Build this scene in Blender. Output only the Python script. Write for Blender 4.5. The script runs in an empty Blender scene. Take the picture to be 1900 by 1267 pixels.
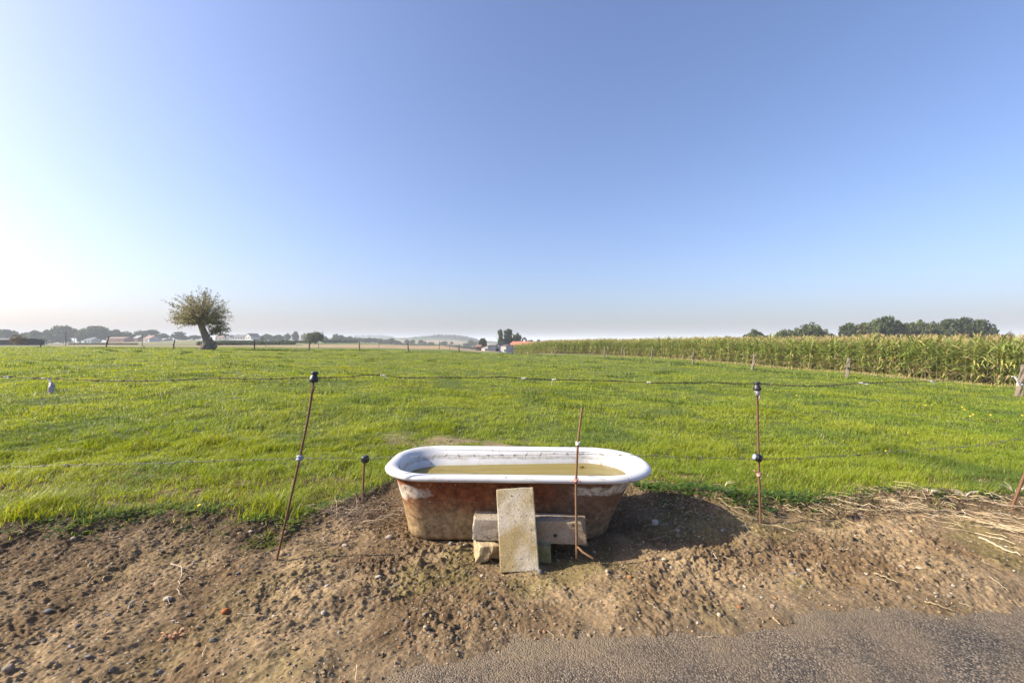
import bpy, math, random
import numpy as np
from mathutils import Vector
R = math.radians
random.seed(7); rng = np.random.default_rng(7)
C = bpy.context.scene.collection
scene = bpy.context.scene

# ---------------------------------------------------------------- camera
CZ = 1.28                    # eye height above the road
F = 800.0                    # focal length in photograph pixels (1900 wide)
cam = bpy.data.cameras.new('camera'); cam.sensor_width = 36.0; cam.lens = F / 1900 * 36
cam.clip_start = 0.05; cam.clip_end = 20000
camo = bpy.data.objects.new('camera', cam); C.objects.link(camo)
camo.location = (0, 0, CZ); camo.rotation_euler = (R(90), 0, 0)
scene.camera = camo

# ---------------------------------------------------------------- sky, sun, exposure
SUN_EL = 31.5
SHADOW = Vector((1, 0.085, 0)).normalized()          # shadows fall to the right
w = bpy.data.worlds.new('World'); scene.world = w; w.use_nodes = True
nt = w.node_tree; nt.nodes.clear()
sky = nt.nodes.new('ShaderNodeTexSky'); sky.sky_type = 'NISHITA'; sky.sun_disc = False
sky.sun_elevation = R(SUN_EL); sky.sun_rotation = math.atan2(-SHADOW.x, -SHADOW.y)
sky.altitude = 0; sky.air_density = 1.0; sky.dust_density = 2.8; sky.ozone_density = 5.0
bg = nt.nodes.new('ShaderNodeBackground'); bg.inputs['Strength'].default_value = 0.109
wo = nt.nodes.new('ShaderNodeOutputWorld')
tint = nt.nodes.new('ShaderNodeMix'); tint.data_type = 'RGBA'; tint.blend_type = 'MULTIPLY'; tint.inputs[0].default_value = 1
tint.inputs[7].default_value = (1.07, .985, 1.05, 1)       # the photograph's cool white balance
nt.links.new(sky.outputs[0], tint.inputs[6]); nt.links.new(tint.outputs[2], bg.inputs[0]); nt.links.new(bg.outputs[0], wo.inputs[0])
sl = bpy.data.lights.new('sun', 'SUN'); sl.energy = 5.0; sl.angle = R(0.5); sl.color = (1.0, 0.91, 0.74)
so = bpy.data.objects.new('sun', sl); C.objects.link(so)
sd = Vector((SHADOW.x * math.cos(R(SUN_EL)), SHADOW.y * math.cos(R(SUN_EL)), -math.sin(R(SUN_EL))))
so.rotation_euler = sd.to_track_quat('-Z', 'Y').to_euler(); so.location = (-20, 0, 20)
vs = scene.view_settings
vs.view_transform = 'Standard'; vs.look = 'None'; vs.exposure = 1.08; vs.gamma = 1
scene.cycles.max_bounces = 6; scene.cycles.diffuse_bounces = 3; scene.cycles.transmission_bounces = 4
scene.cycles.volume_bounces = 1; scene.cycles.transparent_max_bounces = 8

# ---------------------------------------------------------------- small helpers
def _hash(ix, iy, s):
    h = (ix.astype(np.int64) * 374761393 + iy.astype(np.int64) * 668265263 + s * 974634777) & 0xFFFFFFFF
    h = ((h ^ (h >> 13)) * 1274126177) & 0xFFFFFFFF
    return ((h ^ (h >> 16)) & 0xFFFF) / 65535.0
def perlin(x, y, s=0):
    x = np.asarray(x, float); y = np.asarray(y, float)
    ix, iy = np.floor(x), np.floor(y); fx, fy = x - ix, y - iy
    def g(dx, dy):
        a = _hash(ix + dx, iy + dy, s) * 2 * np.pi
        return np.cos(a) * (fx - dx) + np.sin(a) * (fy - dy)
    u = fx ** 3 * (fx * (fx * 6 - 15) + 10); v = fy ** 3 * (fy * (fy * 6 - 15) + 10)
    a = g(0, 0) * (1 - u) + g(1, 0) * u; b = g(0, 1) * (1 - u) + g(1, 1) * u
    return (a * (1 - v) + b * v) * 1.5
def fbm(x, y, s=0, o=4, lac=2.03, gain=.5):
    t = 0; a = 1.0
    for k in range(o):
        t = t + a * perlin(x * lac ** k + 17.3 * k, y * lac ** k - 9.1 * k, s + k); a *= gain
    return t
def worley(x, y, s=0):
    x = np.asarray(x, float); y = np.asarray(y, float); ix, iy = np.floor(x), np.floor(y)
    d = np.full(x.shape, 9.0); idv = np.zeros(x.shape)
    for dx in (-1, 0, 1):
        for dy in (-1, 0, 1):
            px = ix + dx + _hash(ix + dx, iy + dy, s); py = iy + dy + _hash(ix + dx, iy + dy, s + 5)
            q = np.hypot(px - x, py - y); m = q < d
            d = np.where(m, q, d); idv = np.where(m, _hash(ix + dx, iy + dy, s + 9), idv)
    return d, idv
def sstep(a, b, x):
    t = np.clip((x - a) / (b - a), 0, 1); return t * t * (3 - 2 * t)

def make_mesh(name, verts, faces_list, col=None, smooth=False, mats=(), midx=None):
    """faces_list: list of (n,k) int arrays of faces with k corners."""
    me = bpy.data.meshes.new(name)
    verts = np.ascontiguousarray(verts, dtype=np.float32)
    me.vertices.add(len(verts)); me.vertices.foreach_set('co', verts.ravel())
    loops = np.concatenate([f.ravel() for f in faces_list]).astype(np.int32)
    sizes = np.concatenate([np.full(len(f), f.shape[1], np.int32) for f in faces_list])
    starts = np.concatenate([[0], np.cumsum(sizes)[:-1]]).astype(np.int32)
    me.loops.add(len(loops)); me.loops.foreach_set('vertex_index', loops)
    me.polygons.add(len(sizes)); me.polygons.foreach_set('loop_start', starts)
    try: me.polygons.foreach_set('loop_total', sizes)
    except Exception: pass
    for m in mats: me.materials.append(m)
    if midx is not None: me.polygons.foreach_set('material_index', np.asarray(midx, np.int32))
    me.polygons.foreach_set('use_smooth', np.full(len(sizes), bool(smooth)))
    if col is not None:
        a = me.color_attributes.new('col', 'FLOAT_COLOR', 'POINT')
        c4 = np.ones((len(verts), 4), np.float32); c4[:, :3] = col
        a.data.foreach_set('color', c4.ravel())
    me.update(calc_edges=True); me.validate(clean_customdata=False)
    return me

class MB:
    """collects pieces of one mesh"""
    def __init__(s): s.v = []; s.f = {}; s.n = 0; s.c = []; s.m = {}
    def add(s, v, faces, mi=0, col=(.5, .5, .5)):
        v = np.asarray(v, float); s.v.append(v); s.c.append(np.broadcast_to(np.asarray(col, float), (len(v), 3)))
        for f in faces:
            f = np.asarray(f, int)
            if f.size == 0: continue
            if f.ndim == 1: f = f[None]
            s.f.setdefault(f.shape[1], []).append(f + s.n); s.m.setdefault(f.shape[1], []).append(np.full(len(f), mi))
        s.n += len(v)
    def mesh(s, name, mats, smooth=False):
        ks = list(s.f)
        return make_mesh(name, np.concatenate(s.v), [np.concatenate(s.f[k]) for k in ks], np.concatenate(s.c), smooth, mats,
                         np.concatenate([np.concatenate(s.m[k]) for k in ks]))
    def tube(s, pts, rad, n=6, mi=0, col=(.5, .5, .5), cap=True):
        P = np.asarray(pts, float); k = len(P); rad = np.broadcast_to(np.asarray(rad, float), (k,))
        T = np.gradient(P, axis=0); T /= np.linalg.norm(T, axis=1)[:, None] + 1e-12
        up = np.array([0, 0, 1.0]) if abs(T[0][2]) < .9 else np.array([0, 1.0, 0])
        V = []
        for i in range(k):
            a = np.cross(up, T[i]); a /= np.linalg.norm(a) + 1e-12; b = np.cross(T[i], a); up = b if i >= 0 else up
            up = b
            th = np.arange(n) * 2 * np.pi / n
            # keep frame continuous: 'up' is carried along
            V.append(P[i] + rad[i] * (np.cos(th)[:, None] * a + np.sin(th)[:, None] * b))
            up = b
        V = np.concatenate(V); q = []
        for i in range(k - 1):
            for j in range(n):
                q.append((i * n + j, i * n + (j + 1) % n, (i + 1) * n + (j + 1) % n, (i + 1) * n + j))
        fs = [np.array(q)]
        if cap: fs += [np.arange(n)[::-1][None], (np.arange(n) + (k - 1) * n)[None]]
        s.add(V, fs, mi, col)
    def lathe(s, prof, origin=(0, 0, 0), axis=(0, 0, 1), n=16, mi=0, col=(.5, .5, .5)):
        """prof: list of (radius, height)"""
        q = Vector((0, 0, 1)).rotation_difference(Vector(axis)).to_matrix(); M = np.array(q)
        th = np.arange(n) * 2 * np.pi / n; V = []
        for r, h in prof: V.append(np.stack([r * np.cos(th), r * np.sin(th), np.full(n, h)], 1))
        V = np.concatenate(V) @ M.T + np.asarray(origin, float); k = len(prof)
        f = [(i * n + j, i * n + (j + 1) % n, (i + 1) * n + (j + 1) % n, (i + 1) * n + j) for i in range(k - 1) for j in range(n)]
        s.add(V, [np.array(f), np.arange(n)[::-1][None], (np.arange(n) + (k - 1) * n)[None]], mi, col)
    def box(s, c, size, rot=0, mi=0, col=(.5, .5, .5)):
        x, y, z = np.asarray(size) / 2
        V = np.array([(-x, -y, -z), (x, -y, -z), (x, y, -z), (-x, y, -z), (-x, -y, z), (x, -y, z), (x, y, z), (-x, y, z)])
        cr, sr = math.cos(rot), math.sin(rot)
        V = V @ np.array([[cr, -sr, 0], [sr, cr, 0], [0, 0, 1]]).T + np.asarray(c)
        s.add(V, [np.array([(0, 3, 2, 1), (4, 5, 6, 7), (0, 1, 5, 4), (1, 2, 6, 5), (2, 3, 7, 6), (3, 0, 4, 7)])], mi, col)
    def poly(s, pts, faces, mi=0, col=(.5, .5, .5)):
        by = {}
        for f in faces: by.setdefault(len(f), []).append(f)
        s.add(pts, [np.array(v) for v in by.values()], mi, col)

def link(name, me, parent=None, loc=None, rotz=0):
    o = bpy.data.objects.new(name, me); C.objects.link(o)
    if parent is not None: o.parent = parent
    if loc is not None: o.location = loc
    if rotz: o.rotation_euler = (0, 0, rotz)
    return o
def tag(o, label, cat, group=None, kind=None):
    o['label'] = label; o['category'] = cat
    if group: o['group'] = group
    if kind: o['kind'] = kind
    return o
def thing(name, label, cat, loc=(0, 0, 0), group=None, rotz=0):
    return tag(link(name, None, None, loc, rotz), label, cat, group)
def structure(name, me):
    o = link(name, me); o['kind'] = 'structure'; return o
def stuff(name, me, label, cat):
    return tag(link(name, me), label, cat, None, 'stuff')

# ---------------------------------------------------------------- materials
def new_mat(name):
    m = bpy.data.materials.new(name); m.use_nodes = True; t = m.node_tree
    t.nodes.clear(); o = t.nodes.new('ShaderNodeOutputMaterial'); return m, t, o
def nd(t, typ, ins=None, **at):
    n = t.nodes.new(typ)
    for k, v in at.items(): setattr(n, k, v)
    for k, v in (ins or {}).items():
        if isinstance(v, bpy.types.NodeSocket): t.links.new(v, n.inputs[k])
        else:
            i = n.inputs[k]
            if i.type == 'RGBA' and not hasattr(v, '__len__'): v = (v, v, v, 1)
            elif i.type == 'RGBA' and len(v) == 3: v = (*v, 1)
            i.default_value = v
    return n
def mixc(t, fac, a, b, mode='MIX'):
    n = nd(t, 'ShaderNodeMix', None, data_type='RGBA', blend_type=mode)
    for k, v in ((0, fac), (6, a), (7, b)):
        if isinstance(v, bpy.types.NodeSocket): t.links.new(v, n.inputs[k])
        else: n.inputs[k].default_value = v if k == 0 else (*v, 1)
    return n.outputs[2]
def ramp(t, src, stops):
    n = nd(t, 'ShaderNodeValToRGB', {0: src}); e = n.color_ramp.elements
    while len(e) < len(stops): e.new(.5)
    for el, (p, c) in zip(e, stops): el.position = p; el.color = (c, c, c, 1) if not hasattr(c, '__len__') else (*c, 1)
    return n.outputs[0]
def noise(t, scale, detail=4, rough=.55, vec=None, dist=0):
    n = nd(t, 'ShaderNodeTexNoise', {'Scale': scale, 'Detail': detail, 'Roughness': rough, 'Distortion': dist})
    if vec is not None: t.links.new(vec, n.inputs['Vector'])
    return n.outputs[0]
def obj_co(t): return nd(t, 'ShaderNodeTexCoord').outputs['Object']
def wpos(t): return nd(t, 'ShaderNodeNewGeometry').outputs['Position']
def principled(t, o, ins):
    p = nd(t, 'ShaderNodeBsdfPrincipled', ins); t.links.new(p.outputs[0], o.inputs[0]); return p
def bump(t, h, strength=.5, dist=.01, normal=None):
    n = nd(t, 'ShaderNodeBump', {'Height': h, 'Strength': strength, 'Distance': dist})
    if normal is not None: t.links.new(normal, n.inputs['Normal'])
    return n.outputs[0]

def simple(name, col, rough=.7, var=.25, scale=30, bmp=.3, metal=0, bd=.004):
    m, t, o = new_mat(name); co = obj_co(t); n = noise(t, scale, 5, .6, co)
    c = mixc(t, n, tuple(x * (1 - var) for x in col), tuple(min(1, x * (1 + var)) for x in col))
    principled(t, o, {'Base Color': c, 'Roughness': rough, 'Metallic': metal, 'Normal': bump(t, n, bmp, bd)})
    return m
def attr_leaf(name, transl=.35, rough=.5, spec=.35):
    m, t, o = new_mat(name); a = nd(t, 'ShaderNodeAttribute', None, attribute_name='col').outputs[0]
    d = nd(t, 'ShaderNodeBsdfPrincipled', {'Base Color': a, 'Roughness': rough, 'Specular IOR Level': spec})
    tr = nd(t, 'ShaderNodeBsdfTranslucent', {'Color': mixc(t, 1.0, a, (1.35, 1.25, .6), 'MULTIPLY')})
    x = nd(t, 'ShaderNodeMixShader', {0: transl, 1: d.outputs[0], 2: tr.outputs[0]}); t.links.new(x.outputs[0], o.inputs[0])
    return m
def attr_plain(name, rough=.9, nscale=0, bmp=0, bd=.01):
    m, t, o = new_mat(name); a = nd(t, 'ShaderNodeAttribute', None, attribute_name='col').outputs[0]
    ins = {'Base Color': a, 'Roughness': rough, 'Specular IOR Level': .2}
    if nscale:
        n = noise(t, nscale, 5, .65, wpos(t)); ins['Base Color'] = mixc(t, 1.0, a, ramp(t, n, [(.25, .55), (.75, 1.3)]), 'MULTIPLY')
        if bmp: ins['Normal'] = bump(t, n, bmp, bd)
    principled(t, o, ins); return m

M = {}
M['grass'] = attr_leaf('grass_blade', .45, .45, .3)
M['leaf'] = attr_leaf('tree_leaf', .25, .6, .3)
M['maize'] = attr_leaf('maize_leaf', .30, .5, .4)
M['dry'] = attr_leaf('dry_straw', .15, .7, .2)
M['bark'] = simple('bark', (.13, .10, .075), .95, .5, 6, .9, 0, .05)
M['willowbark'] = simple('willow_bark', (.20, .165, .125), .95, .5, 5, .9, 0, .05)
M['post'] = simple('weathered_post', (.10, .075, .055), .9, .45, 25, .8, 0, .01)
M['postpale'] = simple('grey_post', (.17, .135, .10), .9, .4, 25, .8, 0, .01)
M['rust'] = simple('rusty_steel', (.125, .055, .027), .8, .5, 90, .6, 0, .002)
M['rustpale'] = simple('mud_stained_steel', (.16, .085, .04), .85, .4, 90, .6, 0, .002)
M['wire'] = simple('rusty_wire', (.075, .05, .035), .6, .4, 120, .2, .3, .001)
M['zinc'] = simple('galvanised_wire', (.15, .145, .135), .5, .3, 120, .2, .5, .001)
M['blackplastic'] = simple('black_plastic', (.022, .023, .027), .45, .3, 40, .15)
M['greyplastic'] = simple('grey_plastic', (.24, .27, .31), .5, .25, 60, .2)
M['whitestring'] = simple('white_string', (.72, .70, .66), .8, .15, 200, .5, 0, .001)
M['pinkstring'] = simple('pink_string', (.55, .28, .23), .8, .2, 200, .5, 0, .001)
M['bag'] = simple('plastic_film', (.36, .35, .36), .4, .55, 60, .9)
M['gravel'] = attr_plain('loose_gravel', .9)
M['terrain'] = attr_plain('field_soil', .95, 6, .6, .03)

def mat_dirt():
    m, t, o = new_mat('bare_soil'); p = wpos(t)
    big = noise(t, 1.1, 4, .6, p); mid = noise(t, 6, 5, .65, p); fine = noise(t, 55, 6, .7, p); grit = noise(t, 240, 3, .6, p)
    a = nd(t, 'ShaderNodeAttribute', None, attribute_name='col').outputs[0]
    c = mixc(t, 1.0, a, ramp(t, mid, [(.3, .72), (.7, 1.22)]), 'MULTIPLY')
    c = mixc(t, 1.0, c, ramp(t, fine, [(.28, .5), (.70, 1.35)]), 'MULTIPLY')
    v = nd(t, 'ShaderNodeTexVoronoi', {'Scale': 85.0, 'Vector': p, 'Randomness': 1.0})
    rnd = nd(t, 'ShaderNodeSeparateColor', {0: v.outputs['Color']})
    peb = nd(t, 'ShaderNodeMath', {0: rnd.outputs[0], 1: .86}, operation='GREATER_THAN').outputs[0]
    near = nd(t, 'ShaderNodeMath', {0: v.outputs['Distance'], 1: .36}, operation='LESS_THAN').outputs[0]
    pm = nd(t, 'ShaderNodeMath', {0: peb, 1: near}, operation='MULTIPLY').outputs[0]
    pc = ramp(t, rnd.outputs[1], [(0, (.17, .13, .09)), (.5, (.34, .29, .22)), (1, (.20, .19, .18))])
    c = mixc(t, pm, c, pc)
    h = nd(t, 'ShaderNodeMath', {0: fine, 1: 1.0}, operation='MULTIPLY').outputs[0]
    h2 = nd(t, 'ShaderNodeMath', {0: pm, 1: .5, 2: h}, operation='MULTIPLY_ADD').outputs[0]
    h3 = nd(t, 'ShaderNodeMath', {0: grit, 1: .3, 2: h2}, operation='MULTIPLY_ADD').outputs[0]
    principled(t, o, {'Base Color': c, 'Roughness': .95, 'Specular IOR Level': .15, 'Normal': bump(t, h3, .8, .007)})
    return m
M['dirt'] = mat_dirt()

def mat_road():
    m, t, o = new_mat('worn_asphalt'); p = wpos(t)
    v = nd(t, 'ShaderNodeTexVoronoi', {'Scale': 150.0, 'Vector': p}); sep = nd(t, 'ShaderNodeSeparateColor', {0: v.outputs['Color']})
    c = ramp(t, sep.outputs[0], [(0, (.028, .024, .022)), (.4, (.10, .086, .074)), (.7, (.21, .18, .15)), (1, (.40, .34, .27))])
    v2 = nd(t, 'ShaderNodeTexVoronoi', {'Scale': 210.0, 'Vector': p}); s2 = nd(t, 'ShaderNodeSeparateColor', {0: v2.outputs['Color']})
    c = mixc(t, .22, c, ramp(t, s2.outputs[0], [(0, .06), (1, .26)]))
    edge = ramp(t, v.outputs['Distance'], [(.25, 1.0), (.75, .45)])
    c = mixc(t, 1.0, c, edge, 'MULTIPLY')
    big = noise(t, 1.6, 5, .6, p, .6)
    c = mixc(t, 1.0, c, ramp(t, big, [(.3, (.60, .58, .56)), (.7, (1.08, .97, .84))]), 'MULTIPLY')
    dust = noise(t, 3.3, 6, .7, p)
    c = mixc(t, ramp(t, dust, [(.52, 0), (.8, .3)]), c, (.22, .18, .14))
    dm = nd(t, 'ShaderNodeAttribute', None, attribute_name='col').outputs[2]
    dm = nd(t, 'ShaderNodeMath', {0: dm, 1: ramp(t, noise(t, 30, 5, .7, p), [(.3, .45), (.65, 1)])}, operation='MULTIPLY').outputs[0]
    c = mixc(t, dm, c, (.20, .15, .095))
    moss = noise(t, 4.5, 5, .6, p, 1)
    c = mixc(t, ramp(t, moss, [(.70, 0), (.76, .45)]), c, (.22, .18, .07))
    h = nd(t, 'ShaderNodeMath', {0: v.outputs['Distance'], 1: -1.0}, operation='MULTIPLY').outputs[0]
    h = nd(t, 'ShaderNodeMath', {0: sep.outputs[1], 1: .8, 2: h}, operation='MULTIPLY_ADD').outputs[0]
    principled(t, o, {'Base Color': c, 'Roughness': .85, 'Specular IOR Level': .25, 'Normal': bump(t, h, .8, .006)})
    return m
M['road'] = mat_road()

def mat_shell():
    m, t, o = new_mat('rusted_cast_iron'); co = obj_co(t); sx = nd(t, 'ShaderNodeSeparateXYZ', {0: co})
    n1 = noise(t, 3.2, 5, .65, co); n2 = noise(t, 38, 6, .75, co); n3 = noise(t, 150, 4, .7, co); n4 = noise(t, 7, 5, .6, co)
    # mud splash climbing from the ground, highest at the drain end
    hz = nd(t, 'ShaderNodeMath', {0: n1, 1: .34, 2: sx.outputs[2]}, operation='MULTIPLY_ADD').outputs[0]
    hz = nd(t, 'ShaderNodeMath', {0: n2, 1: .12, 2: hz}, operation='MULTIPLY_ADD').outputs[0]
    rust = mixc(t, ramp(t, n2, [(.3, 0), (.7, 1)]), (.085, .030, .015), (.25, .078, .028))
    rust = mixc(t, ramp(t, n4, [(.45, 0), (.7, .75)]), rust, (.26, .095, .034))
    mud = mixc(t, ramp(t, n2, [(.35, 0), (.68, 1)]), (.18, .115, .055), (.40, .285, .15))
    c = mixc(t, ramp(t, hz, [(.36, 0), (.52, 1)]), mud, rust)
    # right part greyer, less red
    gx = nd(t, 'ShaderNodeMath', {0: n1, 1: .6, 2: sx.outputs[0]}, operation='MULTIPLY_ADD').outputs[0]
    grey = mixc(t, n2, (.085, .055, .036), (.21, .15, .10))
    c = mixc(t, ramp(t, gx, [(.42, 0), (.66, .72)]), c, grey)
    # remains of white paint: band under the rim at the sloping end, flakes at the drain end
    def window(src, a, b, s):
        u = nd(t, 'ShaderNodeMapRange', {0: src, 1: a - s, 2: a + s}).outputs[0]
        v = nd(t, 'ShaderNodeMapRange', {0: src, 1: b + s, 2: b - s}).outputs[0]
        return nd(t, 'ShaderNodeMath', {0: u, 1: v}, operation='MULTIPLY').outputs[0]
    zz = nd(t, 'ShaderNodeMath', {0: n4, 1: .10, 2: sx.outputs[2]}, operation='MULTIPLY_ADD').outputs[0]
    xx = nd(t, 'ShaderNodeMath', {0: n4, 1: .25, 2: sx.outputs[0]}, operation='MULTIPLY_ADD').outputs[0]
    band = nd(t, 'ShaderNodeMath', {0: window(xx, .46, 1.6, .04), 1: window(zz, .358, .412, .006)}, operation='MULTIPLY').outputs[0]
    flk = nd(t, 'ShaderNodeMath', {0: window(xx, -.60, -.43, .02), 1: window(zz, .335, .405, .008)}, operation='MULTIPLY').outputs[0]
    flk2 = nd(t, 'ShaderNodeMath', {0: window(xx, -1.2, -.555, .01), 1: window(zz, .305, .40, .01)}, operation='MULTIPLY').outputs[0]
    w = nd(t, 'ShaderNodeMath', {0: band, 1: flk}, operation='MAXIMUM').outputs[0]
    w = nd(t, 'ShaderNodeMath', {0: w, 1: flk2}, operation='MAXIMUM').outputs[0]
    w = nd(t, 'ShaderNodeMath', {0: w, 1: ramp(t, n2, [(.36, .0), (.5, .9)])}, operation='MULTIPLY').outputs[0]
    c = mixc(t, w, c, (.50, .45, .37))
    mot = ramp(t, noise(t, 24, 6, .8, co), [(.36, .62), (.62, 1.35)]); c = mixc(t, 1.0, c, mot, 'MULTIPLY')
    specks = ramp(t, noise(t, 60, 3, .6, co), [(.655, 0), (.70, .6)])
    c = mixc(t, specks, c, (.45, .40, .33))
    h = nd(t, 'ShaderNodeMath', {0: n3, 1: .6, 2: n2}, operation='MULTIPLY_ADD').outputs[0]
    principled(t, o, {'Base Color': c, 'Roughness': .9, 'Specular IOR Level': .2, 'Normal': bump(t, h, .8, .004)})
    return m
M['shell'] = mat_shell()

def mat_enamel():
    m, t, o = new_mat('white_enamel'); co = obj_co(t); sx = nd(t, 'ShaderNodeSeparateXYZ', {0: co})
    n1 = noise(t, 5, 5, .6, co); n2 = noise(t, 40, 5, .7, co); n3 = noise(t, 12, 4, .6, co, 1)
    c = mixc(t, ramp(t, n1, [(.35, 0), (.75, .5)]), (.56, .56, .565), (.47, .455, .42))
    # tide line left by higher water, and grime just above the water
    z = nd(t, 'ShaderNodeMath', {0: n3, 1: .035, 2: sx.outputs[2]}, operation='MULTIPLY_ADD').outputs[0]
    u = nd(t, 'ShaderNodeMapRange', {0: z, 1: .385, 2: .393}).outputs[0]; v = nd(t, 'ShaderNodeMapRange', {0: z, 1: .420, 2: .400}).outputs[0]
    b = nd(t, 'ShaderNodeMath', {0: u, 1: v}, operation='MULTIPLY').outputs[0]
    b = nd(t, 'ShaderNodeMath', {0: b, 1: ramp(t, n2, [(.3, .15), (.65, .85)])}, operation='MULTIPLY').outputs[0]
    c = mixc(t, b, c, (.25, .22, .17))
    lo = nd(t, 'ShaderNodeMapRange', {0: z, 1: .375, 2: .335}).outputs[0]
    lo = nd(t, 'ShaderNodeMath', {0: lo, 1: .55}, operation='MULTIPLY').outputs[0]
    c = mixc(t, lo, c, (.42, .37, .22))
    st = ramp(t, noise(t, 8, 6, .75, co, .8), [(.52, 0), (.68, .55)]); c = mixc(t, st, c, (.40, .36, .28))
    ch = ramp(t, noise(t, 21, 3, .6, co), [(.67, 0), (.69, .85)])
    c = mixc(t, ch, c, (.33, .20, .12))
    principled(t, o, {'Base Color': c, 'Roughness': .28, 'Specular IOR Level': .5, 'Normal': bump(t, n2, .08, .003)})
    return m
M['enamel'] = mat_enamel()

def mat_water():
    m, t, o = new_mat('murky_water'); n = noise(t, 3, 4, .6, wpos(t)); n2 = noise(t, 14, 3, .5, wpos(t))
    c = mixc(t, n, (.16, .122, .018), (.225, .172, .032))
    principled(t, o, {'Base Color': c, 'Roughness': .08, 'IOR': 1.33, 'Specular IOR Level': .35, 'Normal': bump(t, n2, .03, .004)})
    return m
M['water'] = mat_water()

def mat_concrete(name, base, stain):
    m, t, o = new_mat(name); co = obj_co(t); n1 = noise(t, 9, 5, .6, co); n2 = noise(t, 120, 5, .7, co); n3 = noise(t, 4.2, 3, .55, co)
    v = nd(t, 'ShaderNodeTexVoronoi', {'Scale': 170.0, 'Vector': co}); sp = nd(t, 'ShaderNodeSeparateColor', {0: v.outputs['Color']})
    c = mixc(t, n1, tuple(x * .75 for x in base), tuple(min(.75, x * 1.2) for x in base))
    c = mixc(t, ramp(t, n3, [(.42, 0), (.60, .85)]), c, stain)
    c = mixc(t, 1.0, c, ramp(t, sp.outputs[0], [(0, .78), (1, 1.14)]), 'MULTIPLY')
    pit = ramp(t, noise(t, 55, 2, .5, co), [(.66, 0), (.70, .7)])
    c = mixc(t, pit, c, tuple(x * .3 for x in base))
    h = nd(t, 'ShaderNodeMath', {0: pit, 1: -.8, 2: n2}, operation='MULTIPLY_ADD').outputs[0]
    principled(t, o, {'Base Color': c, 'Roughness': .92, 'Specular IOR Level': .2, 'Normal': bump(t, h, .7, .004)})
    return m
M['slab'] = mat_concrete('weathered_slab', (.50, .44, .34), (.28, .20, .075))
M['beam'] = mat_concrete('grey_concrete', (.34, .29, .23), (.27, .20, .12))
M['brokenblock'] = mat_concrete('sandy_block', (.40, .31, .19), (.30, .22, .12))

# ---------------------------------------------------------------- lie of the land (heights relative to the eye)
DS = np.array([1.4, 2.4, 3.1, 5, 8, 12, 18, 26, 36, 48, 60, 80, 110, 160, 300, 450, 700, 1200, 2500, 6000, 12000])
COLS = [  # x/y of a sight line, heights along it
 (-1.7, [-1.28,-1.245,-1.19,-1.15,-1.1,-1.02,-.95,-.9,-.85,-.8,-.8,-.9,-1.0,-1.2,-1.7,-2,-2,-2,-4,-5,-20]),
 (-1.1, [-1.28,-1.245,-1.19,-1.15,-1.1,-1.02,-.95,-.9,-.85,-.8,-.8,-.9,-1.0,-1.2,-1.9,-2.2,-2,-2,-4,-5,-20]),
 (-.70, [-1.28,-1.245,-1.19,-1.17,-1.13,-1.05,-.97,-.9,-.85,-.86,-.92,-1.0,-1.1,-1.2,-.4,1.9,2.0,0,-4,-5,-20]),
 (-.36, [-1.28,-1.245,-1.20,-1.2,-1.2,-1.2,-1.2,-1.15,-1.1,-1.07,-1.12,-1.2,-1.25,-1.0,-1.1,-1.8,2.,9.,26,0,-20]),
 (-.17, [-1.28,-1.245,-1.20,-1.2,-1.24,-1.28,-1.3,-1.3,-1.3,-1.32,-1.4,-1.5,-1.6,-1.5,-4,-6,-2,11,5,-5,-20]),
 (-.06, [-1.28,-1.245,-1.20,-1.22,-1.28,-1.35,-1.4,-1.45,-1.5,-1.53,-1.68,-2.0,-2.4,-3.6,-7,-8,-7,2,-5,-5,-20]),
 (.02,  [-1.28,-1.245,-1.20,-1.22,-1.30,-1.38,-1.46,-1.52,-1.58,-1.62,-1.76,-2.5,-3.2,-4.0,-6,-8,-9,-8,-5,-2,-20]),
 (.10,  [-1.28,-1.245,-1.20,-1.22,-1.30,-1.40,-1.49,-1.56,-1.63,-1.72,-1.86,-2.1,-2.4,-3.2,-6,-8,-9,-8,-5,-2,-20]),
 (.30,  [-1.28,-1.245,-1.20,-1.23,-1.32,-1.45,-1.58,-1.68,-1.75,-1.9,-2.05,-2.1,-2.2,-2.4,-3,-3,-3,-3,-3,4,-20]),
 (.70,  [-1.28,-1.245,-1.20,-1.26,-1.40,-1.58,-1.76,-1.95,-2.05,-2.1,-2.1,-2.1,-2.2,-2.4,-3,-3,-3,-3,-3,6,-20]),
 (1.18, [-1.28,-1.245,-1.20,-1.28,-1.48,-1.74,-2.02,-2.18,-2.2,-2.2,-2.2,-2.2,-2.2,-2.4,-3,-3,-3,-3,-3,12,-20]),
 (1.8,  [-1.28,-1.245,-1.20,-1.28,-1.48,-1.78,-2.1,-2.2,-2.2,-2.2,-2.2,-2.2,-2.2,-2.4,-3,-3,-3,-3,-3,12,-20])]
TS = np.array([c[0] for c in COLS]); TAB = np.array([c[1] for c in COLS])
LD = np.log(DS)
def tD(x, y):
    x = np.asarray(x, float); y = np.asarray(y, float); r = np.hypot(x, y)
    t = np.where(y > 0, x / np.maximum(y, 1e-6), np.sign(x) * 9.0); t = np.clip(t, -1.7, 1.8)
    return t, np.maximum(r / np.sqrt(1 + t * t), 1e-3)
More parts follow.
